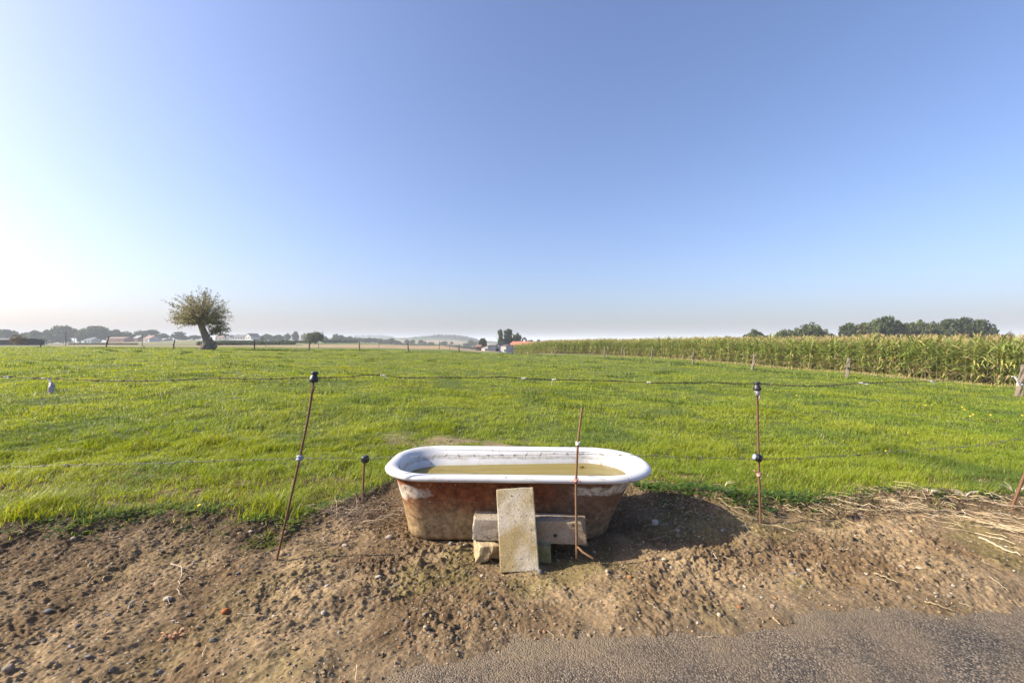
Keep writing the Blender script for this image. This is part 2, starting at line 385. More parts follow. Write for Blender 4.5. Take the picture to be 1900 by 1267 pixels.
def ground_base(x, y):
    t, D = tD(x, y); u = np.interp(np.log(np.clip(D, 1.4, 12000)), LD, np.arange(len(DS)))
    i = np.clip(u.astype(int), 0, len(DS) - 2); f = u - i; f = f * f * (3 - 2 * f) * .5 + f * .5
    v = np.interp(t, TS, np.arange(len(TS))); j = np.clip(v.astype(int), 0, len(TS) - 2); g = v - j; g = g * g * (3 - 2 * g)
    z = (TAB[j, i] * (1 - g) + TAB[j + 1, i] * g) * (1 - f) + (TAB[j, i + 1] * (1 - g) + TAB[j + 1, i + 1] * g) * f
    return z + CZ
def ground(x, y):
    """height of the land with its humps"""
    x = np.asarray(x, float); y = np.asarray(y, float); t, D = tD(x, y)
    k = sstep(2.9, 4.2, D) * (1 - sstep(60, 110, D))
    return ground_base(x, y) + k * (.035 * fbm(x * .75, y * .75, 3, 3) + .020 * fbm(x * 2.3, y * 2.3, 5, 2) + .05 * fbm(x * .16, y * .16, 8, 2) - .01)
def gz(x, y): return float(ground(np.array([x]), np.array([y]))[0])
def at(px, D, py=None):
    """point at photo column px and depth D, on the land (or at photo row py)"""
    X = (px - 950) / F * D
    return (X, D, gz(X, D) if py is None else CZ - (py - 633.5) / F * D)

# edge of the turf along the bare strip, from left to right
EX = np.array([-9, -3.40, -2.85, -2.42, -1.95, -1.80, -1.42, -1.20, -1.02, -.86, -.4, .3, .98, 1.10, 1.45, 1.70, 2.0, 2.5, 3.1, 3.9, 9])
EY = np.array([2.75, 2.80, 2.88, 2.93, 3.00, 2.83, 2.86, 3.20, 3.55, 3.80, 3.95, 3.95, 3.75, 3.55, 3.38, 3.20, 3.25, 3.27, 3.36, 3.33, 3.2])
def turf_edge(x): return np.interp(x, EX, EY) + .09 * perlin(np.asarray(x) * 3.1, np.zeros_like(x) + .5, 21) + .055 * perlin(np.asarray(x) * 9, np.zeros_like(x) + 2.5, 22) + .03 * perlin(np.asarray(x) * 23, np.zeros_like(x) + 4.5, 23)
def road_edge(x): return 1.70 + .175 * np.asarray(x) - .5 * sstep(-.35, -1.1, np.asarray(x, float)) + .05 * perlin(np.asarray(x) * 1.4, np.zeros_like(x) + .3, 31) + .025 * perlin(np.asarray(x) * 5, np.zeros_like(x) + .3, 32)

def worn(x, y):
    """trampled patch behind the tub"""
    return np.clip((1.25 * np.exp(-((x + .75) / .95) ** 2 - ((y - 5.2) / .34) ** 2) + 1.0 * np.exp(-((x - .35) / .8) ** 2 - ((y - 4.8) / .22) ** 2)) * (.85 + .6 * fbm(x * 3, y * 3, 25, 3)), 0, 1)
# maize field edge and back fence
MZ = np.array([(24.4, 13.5), (23.4, 20), (22, 28.4), (20.5, 36.7), (18.9, 50), (16.6, 60), (12.5, 69), (7.6, 77), (.6, 100)])
FENCE = np.array([(75, 58), (196, 52), (322, 48), (472, 48), (574, 50), (667, 52), (758, 54), (852, 56), (950, 58), (1030, 52), (1121, 46), (1153, 43),
                  (1208, 39), (1285, 34), (1396, 28.5), (1572, 22), (1890, 15)], float)
FXY = np.stack([(FENCE[:, 0] - 950) / F * FENCE[:, 1], FENCE[:, 1]], 1)
def seg_dist(x, y, P):
    d = np.full(np.shape(x), 1e9)
    for a, b in zip(P[:-1], P[1:]):
        e = b - a; q = np.clip(((x - a[0]) * e[0] + (y - a[1]) * e[1]) / (e @ e), 0, 1)
        d = np.minimum(d, np.hypot(x - a[0] - q * e[0], y - a[1] - q * e[1]))
    return d
def in_maize(x, y):
    xe = np.interp(y, MZ[:, 1], MZ[:, 0]); return (x > xe) & (y > 8) & (y < 400)
def beyond_fence(x, y):
    """true where the land lies outside the pasture"""
    ang = np.arctan2(x, y); fa = np.arctan2(FXY[:, 0], FXY[:, 1]); fr = np.hypot(FXY[:, 0], FXY[:, 1])
    return np.hypot(x, y) > np.interp(ang, fa, fr)

# ---------------------------------------------------------------- the ground: one sheet to the horizon
def build_ground():
    ang = np.concatenate([np.linspace(-180, -66, 40)[:-1], np.linspace(-66, 66, 760), np.linspace(66, 180, 40)[1:-1]]) * np.pi / 180
    rad = np.concatenate([[.25, .6, 1.0], np.geomspace(1.4, 12000, 420)])
    A, Rr = np.meshgrid(ang, rad); x = Rr * np.sin(A); y = Rr * np.cos(A)
    z = ground(x, y); t, D = tD(x, y)
    box = sstep(-5.2, -4.8, x) * (1 - sstep(5.0, 5.4, x)) * (1 - sstep(3.75, 4.0, y))
    z = z - .07 * np.maximum(box, 1 - sstep(1.6, 2.4, y))
    n = len(ang); k = len(rad); idx = np.arange(n * k).reshape(k, n)
    f = np.stack([idx[:-1, :], np.roll(idx, -1, 1)[:-1, :], np.roll(idx, -1, 1)[1:, :], idx[1:, :]], -1).reshape(-1, 4)
    inner = np.arange(n)[None]
    # what grows where
    px = t * F + 950; nz = fbm(x * .02, y * .02, 41, 3); row = 633.5 + (CZ - z) / D * F
    g = np.stack([.085 + 0 * x, .105 + 0 * x, .024 + 0 * x], -1)                      # thatch under the turf
    far = beyond_fence(x, y)
    lush = np.array([.105, .135, .030]); tan = np.array([.30, .215, .125]); olive = np.array([.13, .135, .055]); pale = np.array([.17, .19, .075])
    crop = np.array([.055, .075, .030]); plough = np.array([.20, .15, .10])
    Dn = D * (1 + .05 * nz + .03 * np.sin(px * .012))
    def put(mask, c): g[mask] = c
    put(far, lush)
    put(far & (Dn > 84) & (px < 925), tan)
    put(far & (Dn > 84) & (px < 100), pale)
    put(far & (Dn > 108) & (px < 360), plough); put(far & (Dn > 122) & (px < 560), olive)
    put(far & (Dn > 170) & (px < 620), pale)
    put(far & (Dn > 150) & (px >= 560) & (px < 1000), lush); put(far & (Dn > 235) & (px < 1000), olive)
    put(far & (Dn > 300) & (px < 620), tan * .8); put(far & (Dn > 345) & (px < 900), pale); put(far & (Dn > 430) & (px < 900), olive)
    put(far & (Dn > 640) & (px < 1000), tan * .8 + .03); put(far & (Dn > 850), crop * 1.2)
    put(far & (px >= 1000) & (Dn > 60), olive)
    md = seg_dist(x, y, MZ); mz = in_maize(x, y)
    put(mz, np.array([.16, .12, .075])); put((md < 1.0) & (D < 110), np.array([.19, .145, .075]))
    edge = (y < turf_edge(x.ravel()).reshape(x.shape) + .1) & (y < 4.3); put(edge, np.array([.16, .115, .065]))
    wn = (worn(x, y) * .9)[..., None]; g = g * (1 - wn) + np.array([.20, .15, .08]) * wn
    g = g * (1 + .18 * fbm(x * .25, y * .25, 77, 4)[..., None])
    me = make_mesh('ground', np.stack([x, y, z], -1).reshape(-1, 3), [f[:, ::-1], inner], np.clip(g, .005, 1).reshape(-1, 3), True, [M['terrain']])
    structure('ground', me)
build_ground()

# ---------------------------------------------------------------- bare trampled strip between road and pasture
def dirt_z(x, y):
    """height of the strip without its clods"""
    x = np.asarray(x, float); y = np.asarray(y, float)
    z = ground_base(x, y) + .028 * fbm(x * 1.6, y * 1.6, 51, 3) + .012 * fbm(x * 5, y * 5, 55, 2)
    z = z + .035 * np.exp(-((y - turf_edge(x) + .05) / .16) ** 2)                    # low lip where the turf starts
    # soil banked under the tub and its blocks
    flat = np.exp(-(((x - .05) / .95) ** 4 + ((y - 2.85) / .46) ** 4))
    z = z * (1 - flat) + flat * (CZ - 1.256 + .008 * fbm(x * 4, y * 4, 58, 2))
    return z - .07 * sstep(.10, -.16, y - road_edge(x))
def dz(x, y): return float(surf(np.array([x]), np.array([y]))[0])
def surf(x, y):
    """finished surface of the bare strip, clods included"""
    xs, ys, Z = SURF; x = np.asarray(x, float); y = np.asarray(y, float)
    i = np.clip(np.searchsorted(xs, x) - 1, 0, len(xs) - 2); j = np.clip(np.searchsorted(ys, y) - 1, 0, len(ys) - 2)
    u = np.clip((x - xs[i]) / (xs[i + 1] - xs[i]), 0, 1); v = np.clip((y - ys[j]) / (ys[j + 1] - ys[j]), 0, 1)
    return (Z[j, i] * (1 - u) + Z[j, i + 1] * u) * (1 - v) + (Z[j + 1, i] * (1 - u) + Z[j + 1, i + 1] * u) * v
def build_verge():
    global SURF
    xs = np.linspace(-4.6, 4.9, 1750); ys = np.concatenate([np.linspace(1.3, 2.8, 400), np.linspace(2.8, 4.05, 190)[1:]])
    x, y = np.meshgrid(xs, ys); z = dirt_z(x, y)
    rough = sstep(-.25, .45, fbm(x * 1.1, y * 1.1, 61, 3) + .25 * np.sin(x * .9))      # cloddy against trampled
    rough = np.clip(rough + .5 * np.exp(-((x + 2.6) / 1.2) ** 2 - ((y - 2.3) / .8) ** 2), 0, 1)
    wx = x + .06 * perlin(x * 3, y * 3, 71); wy = y + .06 * perlin(x * 3 + 9, y * 3, 72)
    wx = wx + .012 * perlin(x * 24, y * 24, 73); wy = wy + .012 * perlin(x * 24 + 5, y * 24, 74)
    d1, i1 = worley(wx * 20, wy * 20, 81); d2, i2 = worley(wx * 44, wy * 44, 83); d3, i3 = worley(wx * 85, wy * 85, 85)
    clod = np.minimum(np.clip(.60 - d1, 0, 1), .22 + .2 * i2) * (i1 > .68) * .036 * i1 + np.minimum(np.clip(.6 - d2, 0, 1), .30) * (i2 > .7) * .014
    bil = lambda f_, s_: np.abs(perlin(wx * f_ + 3.1 * s_, wy * f_ - 1.7 * s_, s_))
    crease = .012 * bil(9, 131) + .010 * bil(19, 132) + .009 * bil(38, 133) + .0065 * bil(75, 134)
    patch = sstep(-.2, .5, fbm(x * 2.6, y * 2.6, 137, 3)); crease = crease * (.35 + .65 * np.maximum(rough, patch * .8))
    ca, sa = math.cos(R(28)), math.sin(R(28)); ux, uy = x * ca + y * sa, -x * sa + y * ca
    rip = (1 - np.abs(fbm(ux * 5, uy * 15, 91, 3))) * .011                         # ridges dragged across the strip at the left
    left = sstep(-.4, -1.3, x)
    far_road = sstep(-.02, .22, y - road_edge(x))
    pit = np.minimum(perlin(x * 2.7, y * 2.7, 95) + .25, 0) * .022
    z = z + far_road * (rough * clod + .15 * clod + crease + rip * left + pit * (1 - left * .5)) + (.4 + .6 * rough) * (np.minimum(np.clip(.55 - d3, 0, 1), .32) * (i3 > .78) * .014 + .005 * fbm(x * 30, y * 30, 97, 3, 2.1, .65)) - .012
    SURF = (xs, ys, z)
    # colour of the soil itself: pale dry silt, brown damp clods, mossy film
    dry = np.array([.248, .175, .097]); brown = np.array([.135, .089, .047]); moss = np.array([.150, .122, .042]); dark = np.array([.062, .042, .024])
    m1 = sstep(-.45, .5, fbm(x * 1.5, y * 1.5, 101, 4) - .25 * rough)[..., None]
    c = brown * (1 - m1) + dry * m1
    ms = (sstep(.1, .6, fbm(x * 1.9 + 4, y * 1.9, 105, 4)) * (1 - .6 * left))[..., None] * .55; c = c * (1 - ms) + moss * ms
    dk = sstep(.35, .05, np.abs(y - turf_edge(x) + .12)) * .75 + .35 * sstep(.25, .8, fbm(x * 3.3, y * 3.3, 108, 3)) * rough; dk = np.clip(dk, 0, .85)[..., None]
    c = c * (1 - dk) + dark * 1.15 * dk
    dust = sstep(.22, .0, np.abs(y - road_edge(x) - .08))[..., None] * .6; c = c * (1 - dust) + np.array([.20, .145, .088]) * dust
    n, k = len(xs), len(ys); idx = np.arange(n * k).reshape(k, n)
    f = np.stack([idx[:-1, :-1], idx[:-1, 1:], idx[1:, 1:], idx[1:, :-1]], -1).reshape(-1, 4)
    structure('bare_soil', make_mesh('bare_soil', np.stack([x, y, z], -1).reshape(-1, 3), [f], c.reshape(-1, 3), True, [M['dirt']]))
build_verge()

def build_road():
    xs = np.linspace(-1.6, 5.6, 620); ys = np.linspace(0, 1, 220)
    x, v = np.meshgrid(xs, ys); y = -4 + (road_edge(x) + .22 + 4) * (1 - (1 - v) ** 3)
    d, i = worley(x * 55, y * 55, 121)
    z = 0.002 + .006 * fbm(x * 2, y * 2, 123, 2) + .004 * np.clip(.7 - d, 0, 1) * i + .002 * perlin(x * 40, y * 40, 125)
    idx = np.arange(x.size).reshape(x.shape); f = np.stack([idx[:-1, :-1], idx[:-1, 1:], idx[1:, 1:], idx[1:, :-1]], -1).reshape(-1, 4)
    structure('road', make_mesh('road', np.stack([x, y, z], -1).reshape(-1, 3), [f], np.repeat((np.clip(1.15 * np.exp(-((road_edge(x) + .1 - y) / .22).clip(0, 9)) + .5 * fbm(x * 4, y * 4, 127, 4), 0, 1)).reshape(-1, 1), 3, 1), True, [M['road']]))
build_road()

# ---------------------------------------------------------------- pasture grass
def blades(x, y, z, h, w, az, lean, col):
    """five-point blades; lean is the sideways reach of the tip"""
    n = len(x); dx, dy = np.cos(az), np.sin(az); sx, sy = -dy, dx
    b = np.stack([x, y, z], 1); s = np.stack([sx, sy, 0 * x], 1) * (w * .5)[:, None]
    lv = np.stack([dx * lean, dy * lean, 0 * x], 1); up = np.zeros((n, 3)); up[:, 2] = h
    v = np.stack([b - s, b + s, b + lv * .28 + up * .6 + s * .8, b + lv * .28 + up * .6 - s * .8, b + lv + up], 1)
    i = np.arange(n)[:, None] * 5
    return v.reshape(-1, 3), i + np.array([[0, 1, 2, 3]]), i + np.array([[3, 2, 4]]), np.repeat(col, 5, 0)
def build_grass():
    def sample(n, d0, d1, p):
        u = rng.random(n)
        if p == 2: d = d0 * (d1 / d0) ** u
        else: d = (d0 ** (2 - p) + u * (d1 ** (2 - p) - d0 ** (2 - p))) ** (1 / (2 - p))
        t = rng.uniform(-1.36, 1.36, n); return t * (d + .7), d
    x1, y1 = sample(235000, 2.6, 5.2, 0.0); x2, y2 = sample(640000, 5.2, 64, 2.15)
    x = np.concatenate([x1, x2]); y = np.concatenate([y1, y2])
    e = turf_edge(x); keep = (y > e + rng.normal(0, .05, len(x)) - .25 * (rng.random(len(x)) < .04)) & (~beyond_fence(x, y) | ((x > 2) & (y > 11) & ~in_maize(x, y))) | ((y > 40) & (x < 14) & ~in_maize(x, y))
    # worn patch behind the tub
    bare = worn(x, y)
    keep &= rng.random(len(x)) > bare * 1.0; gap = fbm(x * 5, y * 5, 220, 3); keep &= ~((gap < -.28) & (y < 9) & (rng.random(len(x)) < .75))
    keep &= ~((np.abs(x - .05) < .86) & (y < 3.4))
    x, y, e = x[keep], y[keep], e[keep]; n = len(x); t, D = tD(x, y)
    z = ground(x, y); near = y < 4.05
    z[near] = np.maximum(z[near], surf(x[near], y[near]) - .004)
    tus = fbm(x * 1.25, y * 1.25, 201, 3); big = fbm(x * .22, y * .22, 205, 3); ed = np.clip((y - e) / .35, 0, 1)
    h = (.040 + .026 * np.clip(tus, -1, 1) + .012 * big + .024 * fbm(x * 3.8, y * 3.8, 203, 3)) * rng.uniform(.5, 1.4, n)
    clump = np.exp(-((x + 1.62) / .22) ** 2 - ((y - 2.98) / .16) ** 2) + .8 * np.exp(-((x + 3.35) / .35) ** 2 - ((y - 2.95) / .2) ** 2)
    h = np.clip(h * (1 + 2.4 * clump), .014, .20) * (.75 + .25 * ed)
    wd = np.maximum(.0042, .50 * D / 431) * rng.uniform(.7, 1.25, n)
    # wind and trampling bend neighbouring blades alike
    az = rng.normal(0, 1.5, n) + 2.2 * perlin(x * .5, y * .5, 209) + 0.25
    lean = h * rng.uniform(.4, 1.7, n)
    yel = np.array([.305, .335, .018]); grn = np.array([.165, .240, .017]); blu = np.array([.100, .160, .030]); drya = np.array([.40, .34, .16])
    a = np.clip(.50 + .50 * fbm(x * .45, y * .45, 211, 3) + .22 * rng.normal(0, 1, n) - .10 * sstep(-.4, .9, t) , 0, 1)[:, None]
    c = grn * (1 - a) + yel * a
    b = sstep(.15, .75, fbm(x * .8 + 3, y * .45, 215, 4))[:, None] * .75; c = c * (1 - b) + blu * b
    dr = rng.random(n) < .045 + .10 * np.exp(-((y - e) / .12) ** 2)
    md = seg_dist(x, y, MZ); fringe = (md < 1.7) & (y > 12)
    fr = fringe & (rng.random(n) < np.where(x < 21, .85, .6)); dr |= fr
    h[fringe] *= rng.uniform(1.3, 3.2, fringe.sum())
    c[dr] = drya * rng.uniform(.6, 1.15, dr.sum())[:, None]
    c *= rng.uniform(.8, 1.2, n)[:, None]
    V = [blades(x, y, z, h, wd, az, lean, c)]
    # rank tussocks left round the fence posts and here and there
    tx, ty = [], []
    for k in range(len(FXY) - 1):
        for u in np.linspace(0, 1, 7):
            if rng.random() < .55:
                p = FXY[k] * (1 - u) + FXY[k + 1] * u + rng.normal(0, .15, 2); q = rng.normal(0, 1, (70, 2)) * np.array([.5, .13]); tx.append(p[0] + q[:, 0]); ty.append(p[1] + q[:, 1])
    for k in range(170):
        d = 6 * (9) ** rng.random(); p = np.array([rng.uniform(-1.3, 1.0) * d, d])
        if beyond_fence(*[np.array([v]) for v in p])[0]: continue
        q = rng.normal(0, 1, (60, 2)) * np.array([.28, .09]) * rng.uniform(.6, 1.3); tx.append(p[0] + q[:, 0]); ty.append(p[1] + q[:, 1])
    tx = np.concatenate(tx); ty = np.concatenate(ty); k = len(tx); _, D2 = tD(tx, ty)
    c2 = (np.array([.075, .115, .028]) * rng.uniform(.6, 1.5, k)[:, None])
    V.append(blades(tx, ty, ground(tx, ty) - .01, rng.uniform(.07, .17, k), np.maximum(.006, .5 * D2 / 431), rng.uniform(0, 6.28, k), rng.uniform(.02, .1, k), c2))
    off = 0; vs_, q_, t_, c_ = [], [], [], []
    for v, q, tr, cc in V: vs_.append(v); q_.append(q + off); t_.append(tr + off); c_.append(cc); off += len(v)
    me = make_mesh('pasture_grass', np.concatenate(vs_), [np.concatenate(q_), np.concatenate(t_)], np.concatenate(c_), False, [M['grass']])
    stuff('pasture_grass', me, 'short sunlit pasture grass covering the field', 'grass')
build_grass()

# ---------------------------------------------------------------- the bathtub
TUB = Vector((0.04, 2.94, CZ - 1.245))
def plan(x0, x1, y0, y1, rl, rr, z, taper=0, n=14):
    """loop of a rounded oblong, counter-clockwise, with its own corner radii at each end"""
    P = []
    for cx, cy, r, a0 in ((x1 - rr, y1 - rr, rr, 0), (x0 + rl, y1 - rl, rl, 90), (x0 + rl, y0 + rl, rl, 180), (x1 - rr, y0 + rr, rr, 270)):
        for k in range(n): a = R(a0 + 90 * k / (n - 1)); P.append((cx + r * math.cos(a), cy + r * math.sin(a)))
    Q = []
    for i in range(len(P)):                                   # extra points along the straights
        a, b = P[i], P[(i + 1) % len(P)]; Q.append(a)
        if i % n == n - 1:
            for k in range(1, 10): Q.append((a[0] + (b[0] - a[0]) * k / 10, a[1] + (b[1] - a[1]) * k / 10))
    Q = np.array(Q)
    if taper: Q[:, 1] *= 1 - taper * np.clip((x1 - Q[:, 0]) / (x1 - x0), 0, 1)
    return np.column_stack([Q, np.full(len(Q), z)])
def loft(loops, cap0=False, cap1=False):
    n = len(loops[0]); k = len(loops); V = np.concatenate(loops)
    q = [(i * n + j, i * n + (j + 1) % n, (i + 1) * n + (j + 1) % n, (i + 1) * n + j) for i in range(k - 1) for j in range(n)]
    f = [np.array(q)]
    if cap0: f.append(np.arange(n)[::-1][None])
    if cap1: f.append((np.arange(n) + (k - 1) * n)[None])
    return V, f
RX0, RX1, RY = -.873, .880, .390                              # rim outline (local)
def rim_loop(ins, z): return plan(RX0 + ins, RX1 - ins, -RY + ins, RY - ins, .30 - ins * .8, .36 - ins * .9, z)
def shell_loop(u, ins, z):
    l = lambda a, b: a + (b - a) * u
    return plan(l(-.800, -.715) + ins, l(.800, .615) - ins, -l(.325, .255) + ins, l(.325, .255) - ins, max(.03, l(.17, .13) - ins * .4), max(.03, l(.32, .25) - ins * .5), z)
def basin_loop(u, z):
    l = lambda a, b: a + (b - a) * u
    return plan(l(-.790, -.62), l(.800, .50), -l(.312, .21), l(.312, .21), l(.25, .16), l(.30, .18), z, taper=.62 * min(1, u * 2.2))
def build_tub():
    root = thing('bathtub', 'old white enamelled bathtub with a rusty brown outside, full of murky water', 'bathtub', TUB); root.rotation_euler = (0, R(.7), 0)
    z0 = .412; L = []
    for k in range(9): u = k / 8; L.append(shell_loop(u ** .85, 0, z0 - (z0 - .05) * u))
    for a in (18, 36, 54, 72, 90):
        q = R(a); L.append(shell_loop(1, .05 * (1 - math.cos(q)), .05 - .062 * math.sin(q)))
    V, f = loft(L, False, True); f = [x[:, ::-1] for x in f]; m = MB(); m.add(V, f)
    link('outer_shell', m.mesh('outer_shell', [M['shell']], True), root)
    L = []
    for k in range(15): u = k / 14; L.append(basin_loop(u, .425 - .36 * math.sin(u * math.pi / 2) ** 1.25))
    V, f = loft(L, False, True); m = MB(); m.add(V, f); link('basin', m.mesh('basin', [M['enamel']], True), root)
    prof = [(.083, .424), (.072, .433), (.058, .4395), (.040, .443), (.022, .441), (.008, .434), (0, .424), (.002, .413), (.012, .404), (.028, .400), (.046, .402), (.078, .411)]
    V, f = loft([rim_loop(i, z) for i, z in prof]); m = MB(); m.add(V, [f[0][:, ::-1]]); link('rim', m.mesh('rim', [M['enamel']], True), root)
    # casting seam down the drain end
    m = MB(); pts = []
    for k in range(12):
        u = k / 11; lp = shell_loop(min(1, u / .85) ** .85, 0, z0 - (z0 - .06) * u); c = lp[np.argmin(np.hypot(lp[:, 0] + .78, lp[:, 1] + .135 + .03 * u))]; pts.append(c + np.array([-.001, -.0015, 0]))
    m.tube(pts, .004, 5); link('seam', m.mesh('seam', [M['shell']], True), root)
    # water: flat sheet cut to the basin
    lv = .338; u = 0; 
    for k in range(200):
        uu = k / 199
        if .425 - .36 * math.sin(uu * math.pi / 2) ** 1.25 <= lv: u = uu; break
    lp = basin_loop(u, lv); lp[:, :2] *= 1.012; m = MB(); m.add(lp, [np.arange(len(lp))[None]])
    o = structure('water', m.mesh('water', [M['water']])); o.location = TUB
build_tub()

# dead leaf floating on the water
def floating_leaf():
    m = MB(); P = [(-.02, 0, .001), (-.006, -.008, .004), (.012, -.006, .003), (.022, .002, .008), (.010, .009, .004), (-.008, .008, .002)]
    m.poly(np.array(P), [(0, 1, 2, 3, 4, 5)], 0, (.10, .055, .03)); m.poly(np.array(P) + (0, 0, .003), [(0, 1, 2, 3, 4, 5)], 0, (.12, .06, .03))
    o = link('dead_leaf', m.mesh('dead_leaf', [M['dry']]), None, (.50, 3.10, TUB.z + .340)); tag(o, 'small dead brown leaf floating on the murky water', 'leaf')
floating_leaf()

# ---------------------------------------------------------------- concrete pieces in front of the tub
import bmesh
def rough_block(name, size, mat, bevel=.006, chips=(), seed=0, sub=10, jit=.003):
    """a cast block with worn edges; chips = (point, radius, depth) knocked off"""
    bm = bmesh.new(); bmesh.ops.create_cube(bm, size=1.0)
    bmesh.ops.scale(bm, vec=size, verts=bm.verts)
    bmesh.ops.bevel(bm, geom=list(bm.edges), offset=bevel, segments=2, profile=.6, affect='EDGES')
    long = [e for e in bm.edges if e.calc_length() > .05]
    bmesh.ops.subdivide_edges(bm, edges=long, cuts=sub, use_grid_fill=True)
    co = np.array([v.co[:] for v in bm.verts])
    nx = perlin(co[:, 0] * 22 + co[:, 2] * 9, co[:, 1] * 22 - co[:, 2] * 14, 300 + seed); ny = perlin(co[:, 0] * 19 - 5, co[:, 2] * 21 + co[:, 1] * 11, 310 + seed)
    for v, a, b in zip(bm.verts, nx, ny):
        v.co += Vector((a, b, (a - b) * .7)) * jit
        for p, r, d in chips:
            q = v.co - Vector(p); l = q.length
            if l < r: v.co += (Vector((0, 0, 0)) - Vector(p)).normalized() * d * (1 - l / r) ** .6 * (1 + .5 * a)
    me = bpy.data.meshes.new(name); bm.to_mesh(me); bm.free(); me.materials.append(mat)
    for p in me.polygons: p.use_smooth = False
    return me
def put_block(name, me, loc, rot, label, cat):
    o = link(name, me, None, loc); o.rotation_euler = rot; return tag(o, label, cat)
GB = CZ - 1.252
bw, bh, bd_ = .662, .128, .125
beam = put_block('concrete_beam', rough_block('concrete_beam', (bw, bd_, bh), M['beam'], .008, [((.34, -.06, .066), .07, .035), ((.34, .03, -.06), .05, .02), ((-.33, -.06, .06), .04, .012), ((-.10, -.065, .065), .03, .006)], 1, 14),
                 (.103, 2.555, GB + .152), (R(0), R(1.3), R(-2.5)), 'long grey concrete beam lying against the tub behind the leaning slab', 'beam')
m = MB(); m.lathe([(.0095, 0), (.0095, .004), (.0065, .0045), (.006, .0005)], (.148, -.0665, -.012), (0, -1, 0), 14, 0); link('drilled_hole', m.mesh('drilled_hole', [M['blackplastic']]), beam)
put_block('broken_block', rough_block('broken_block', (.165, .12, .095), M['brokenblock'], .006, [((-.08, -.05, .045), .09, .03), ((.05, -.06, -.05), .06, .03), ((.08, .0, .05), .05, .02)], 4, 8, .006),
          (-.135, 2.515, GB + .043), (R(2), R(5), R(12)), 'sandy broken block under the left end of the concrete beam', 'block')
put_block('mossy_block', rough_block('mossy_block', (.12, .11, .10), mat_concrete('mossy_concrete', (.26, .24, .16), (.17, .16, .06)), .007, [((.06, -.05, .05), .04, .012)], 5, 8, .004),
          (.165, 2.50, GB + .042), (0, R(-1), R(-4)), 'greenish block under the concrete beam, right of the leaning slab', 'block')
# slab standing on its end and leaning back
B = Vector((.043, 2.375, GB - .012)); T = Vector((.017, 2.525, GB + .394)); ax = (T - B).normalized(); ln = (T - B).length
slab = put_block('paving_slab', rough_block('paving_slab', (.215, .045, ln), M['slab'], .006, [((.10, -.02, ln / 2), .03, .006)], 7, 12, .0015), (B + T) / 2, (0, 0, 0),
                 'pale weathered concrete slab leaning upright against the beam and tub', 'slab')
xa = Vector((.998, -.05, 0)); xa = (xa - ax * xa.dot(ax)).normalized(); ya = ax.cross(xa)
from mathutils import Matrix
slab.rotation_euler = Matrix((xa, ya, ax)).transposed().to_euler()

# ---------------------------------------------------------------- rods of the electric fence
def px_pts(rows): return [np.array([(px - 950) / F * D, D, CZ - (py - 633.5) / F * D]) for px, py, D in rows]
def bell(root, p, ax, name='insulator', s=1.0, mat='blackplastic'):
    m = MB(); m.lathe([(.012, -.006), (.024, -.004), (.0265, .004), (.0255, .014), (.021, .028), (.0165, .034), (.0155, .040), (.020, .043), (.0215, .050), (.019, .056), (.010, .058)], (0, 0, 0), ax, 18)
    me = m.mesh(name, [M[mat]], True); o = link(name, me, root, p); o.scale = (s, s, s); return o
def ring_ins(root, p, ax, mat, s=1.0):
    m = MB(); m.lathe([(.010, -.016), (.017, -.013), (.021, -.005), (.014, -.001), (.014, .003), (.021, .007), (.017, .014), (.010, .017)], (0, 0, 0), ax, 14)
    o = link('ring_insulator', m.mesh('ring_insulator', [M[mat]], True), root, p); o.scale = (s, s, s); return o
def knot(root, p, mat, turns=3, r=.011, tail=((.03, -.005, .012), (.05, -.01, -.006)), name='twine', tube=.0032):
    m = MB(); a = np.linspace(0, turns * 2 * np.pi, turns * 14)
    m.tube(np.stack([r * np.cos(a), r * np.sin(a), np.linspace(-.010, .012, len(a)) + .003 * np.sin(a * 1.7)], 1), tube, 5)
    if tail: m.tube(np.array([(r, 0, 0), tail[0], tail[1]]), tube * .8, 5)
    return link(name, m.mesh(name, [M[mat]], True), root, p)
def bend(pts, n=24):
    """smooth a few points into a gently bent rod"""
    P = np.array(pts); s = np.concatenate([[0], np.cumsum(np.linalg.norm(np.diff(P, axis=0), axis=1))]); q = np.linspace(0, s[-1], n)
    X = np.stack([np.interp(q, s, P[:, i]) for i in range(3)], 1)
    for _ in range(3): X[1:-1] = (X[:-2] + 2 * X[1:-1] + X[2:]) / 4
    return X
def rod(label, pts, r, mat, below=.06):
    P = bend(pts); root = thing('fence_rod', label, 'fence rod', P[0], 'thin rusty rods of the front fence'); Q = P - P[0]
    Q = np.concatenate([[Q[0] - (Q[1] - Q[0]) / np.linalg.norm(Q[1] - Q[0]) * below], Q]); m = MB(); m.tube(Q, r, 8); link('shaft', m.mesh('shaft', [M[mat]], True), root)
    return root, P
r1, P1 = rod('tall rusty rod leaning right, its black bell insulator on top, left of the tub', px_pts([(513, 1041, 2.455), (556, 851, 2.50), (573, 770, 2.52), (582, 706, 2.54)]), .0068, 'rust')
ax1 = (P1[-1] - P1[-4]); ax1 /= np.linalg.norm(ax1); bell(r1, P1[-1] - P1[0] - ax1 * .004, tuple(ax1))
ring_ins(r1, P1[13] - P1[0], tuple(ax1), 'greyplastic'); m = MB(); m.tube([(0, 0, 0), (.05, -.01, .004), (.085, -.012, .0), (.08, -.014, -.02), (.06, -.014, -.024)], .0018, 5); link('wire_loop', m.mesh('wire_loop', [M['zinc']], True), r1, P1[13] - P1[0])
m = MB(); m.tube([(.004, -.004, -.02), (.01, -.004, .01)], .0062, 6); link('clamp', m.mesh('clamp', [M['rust']], True), r1, P1[-2] - P1[0])
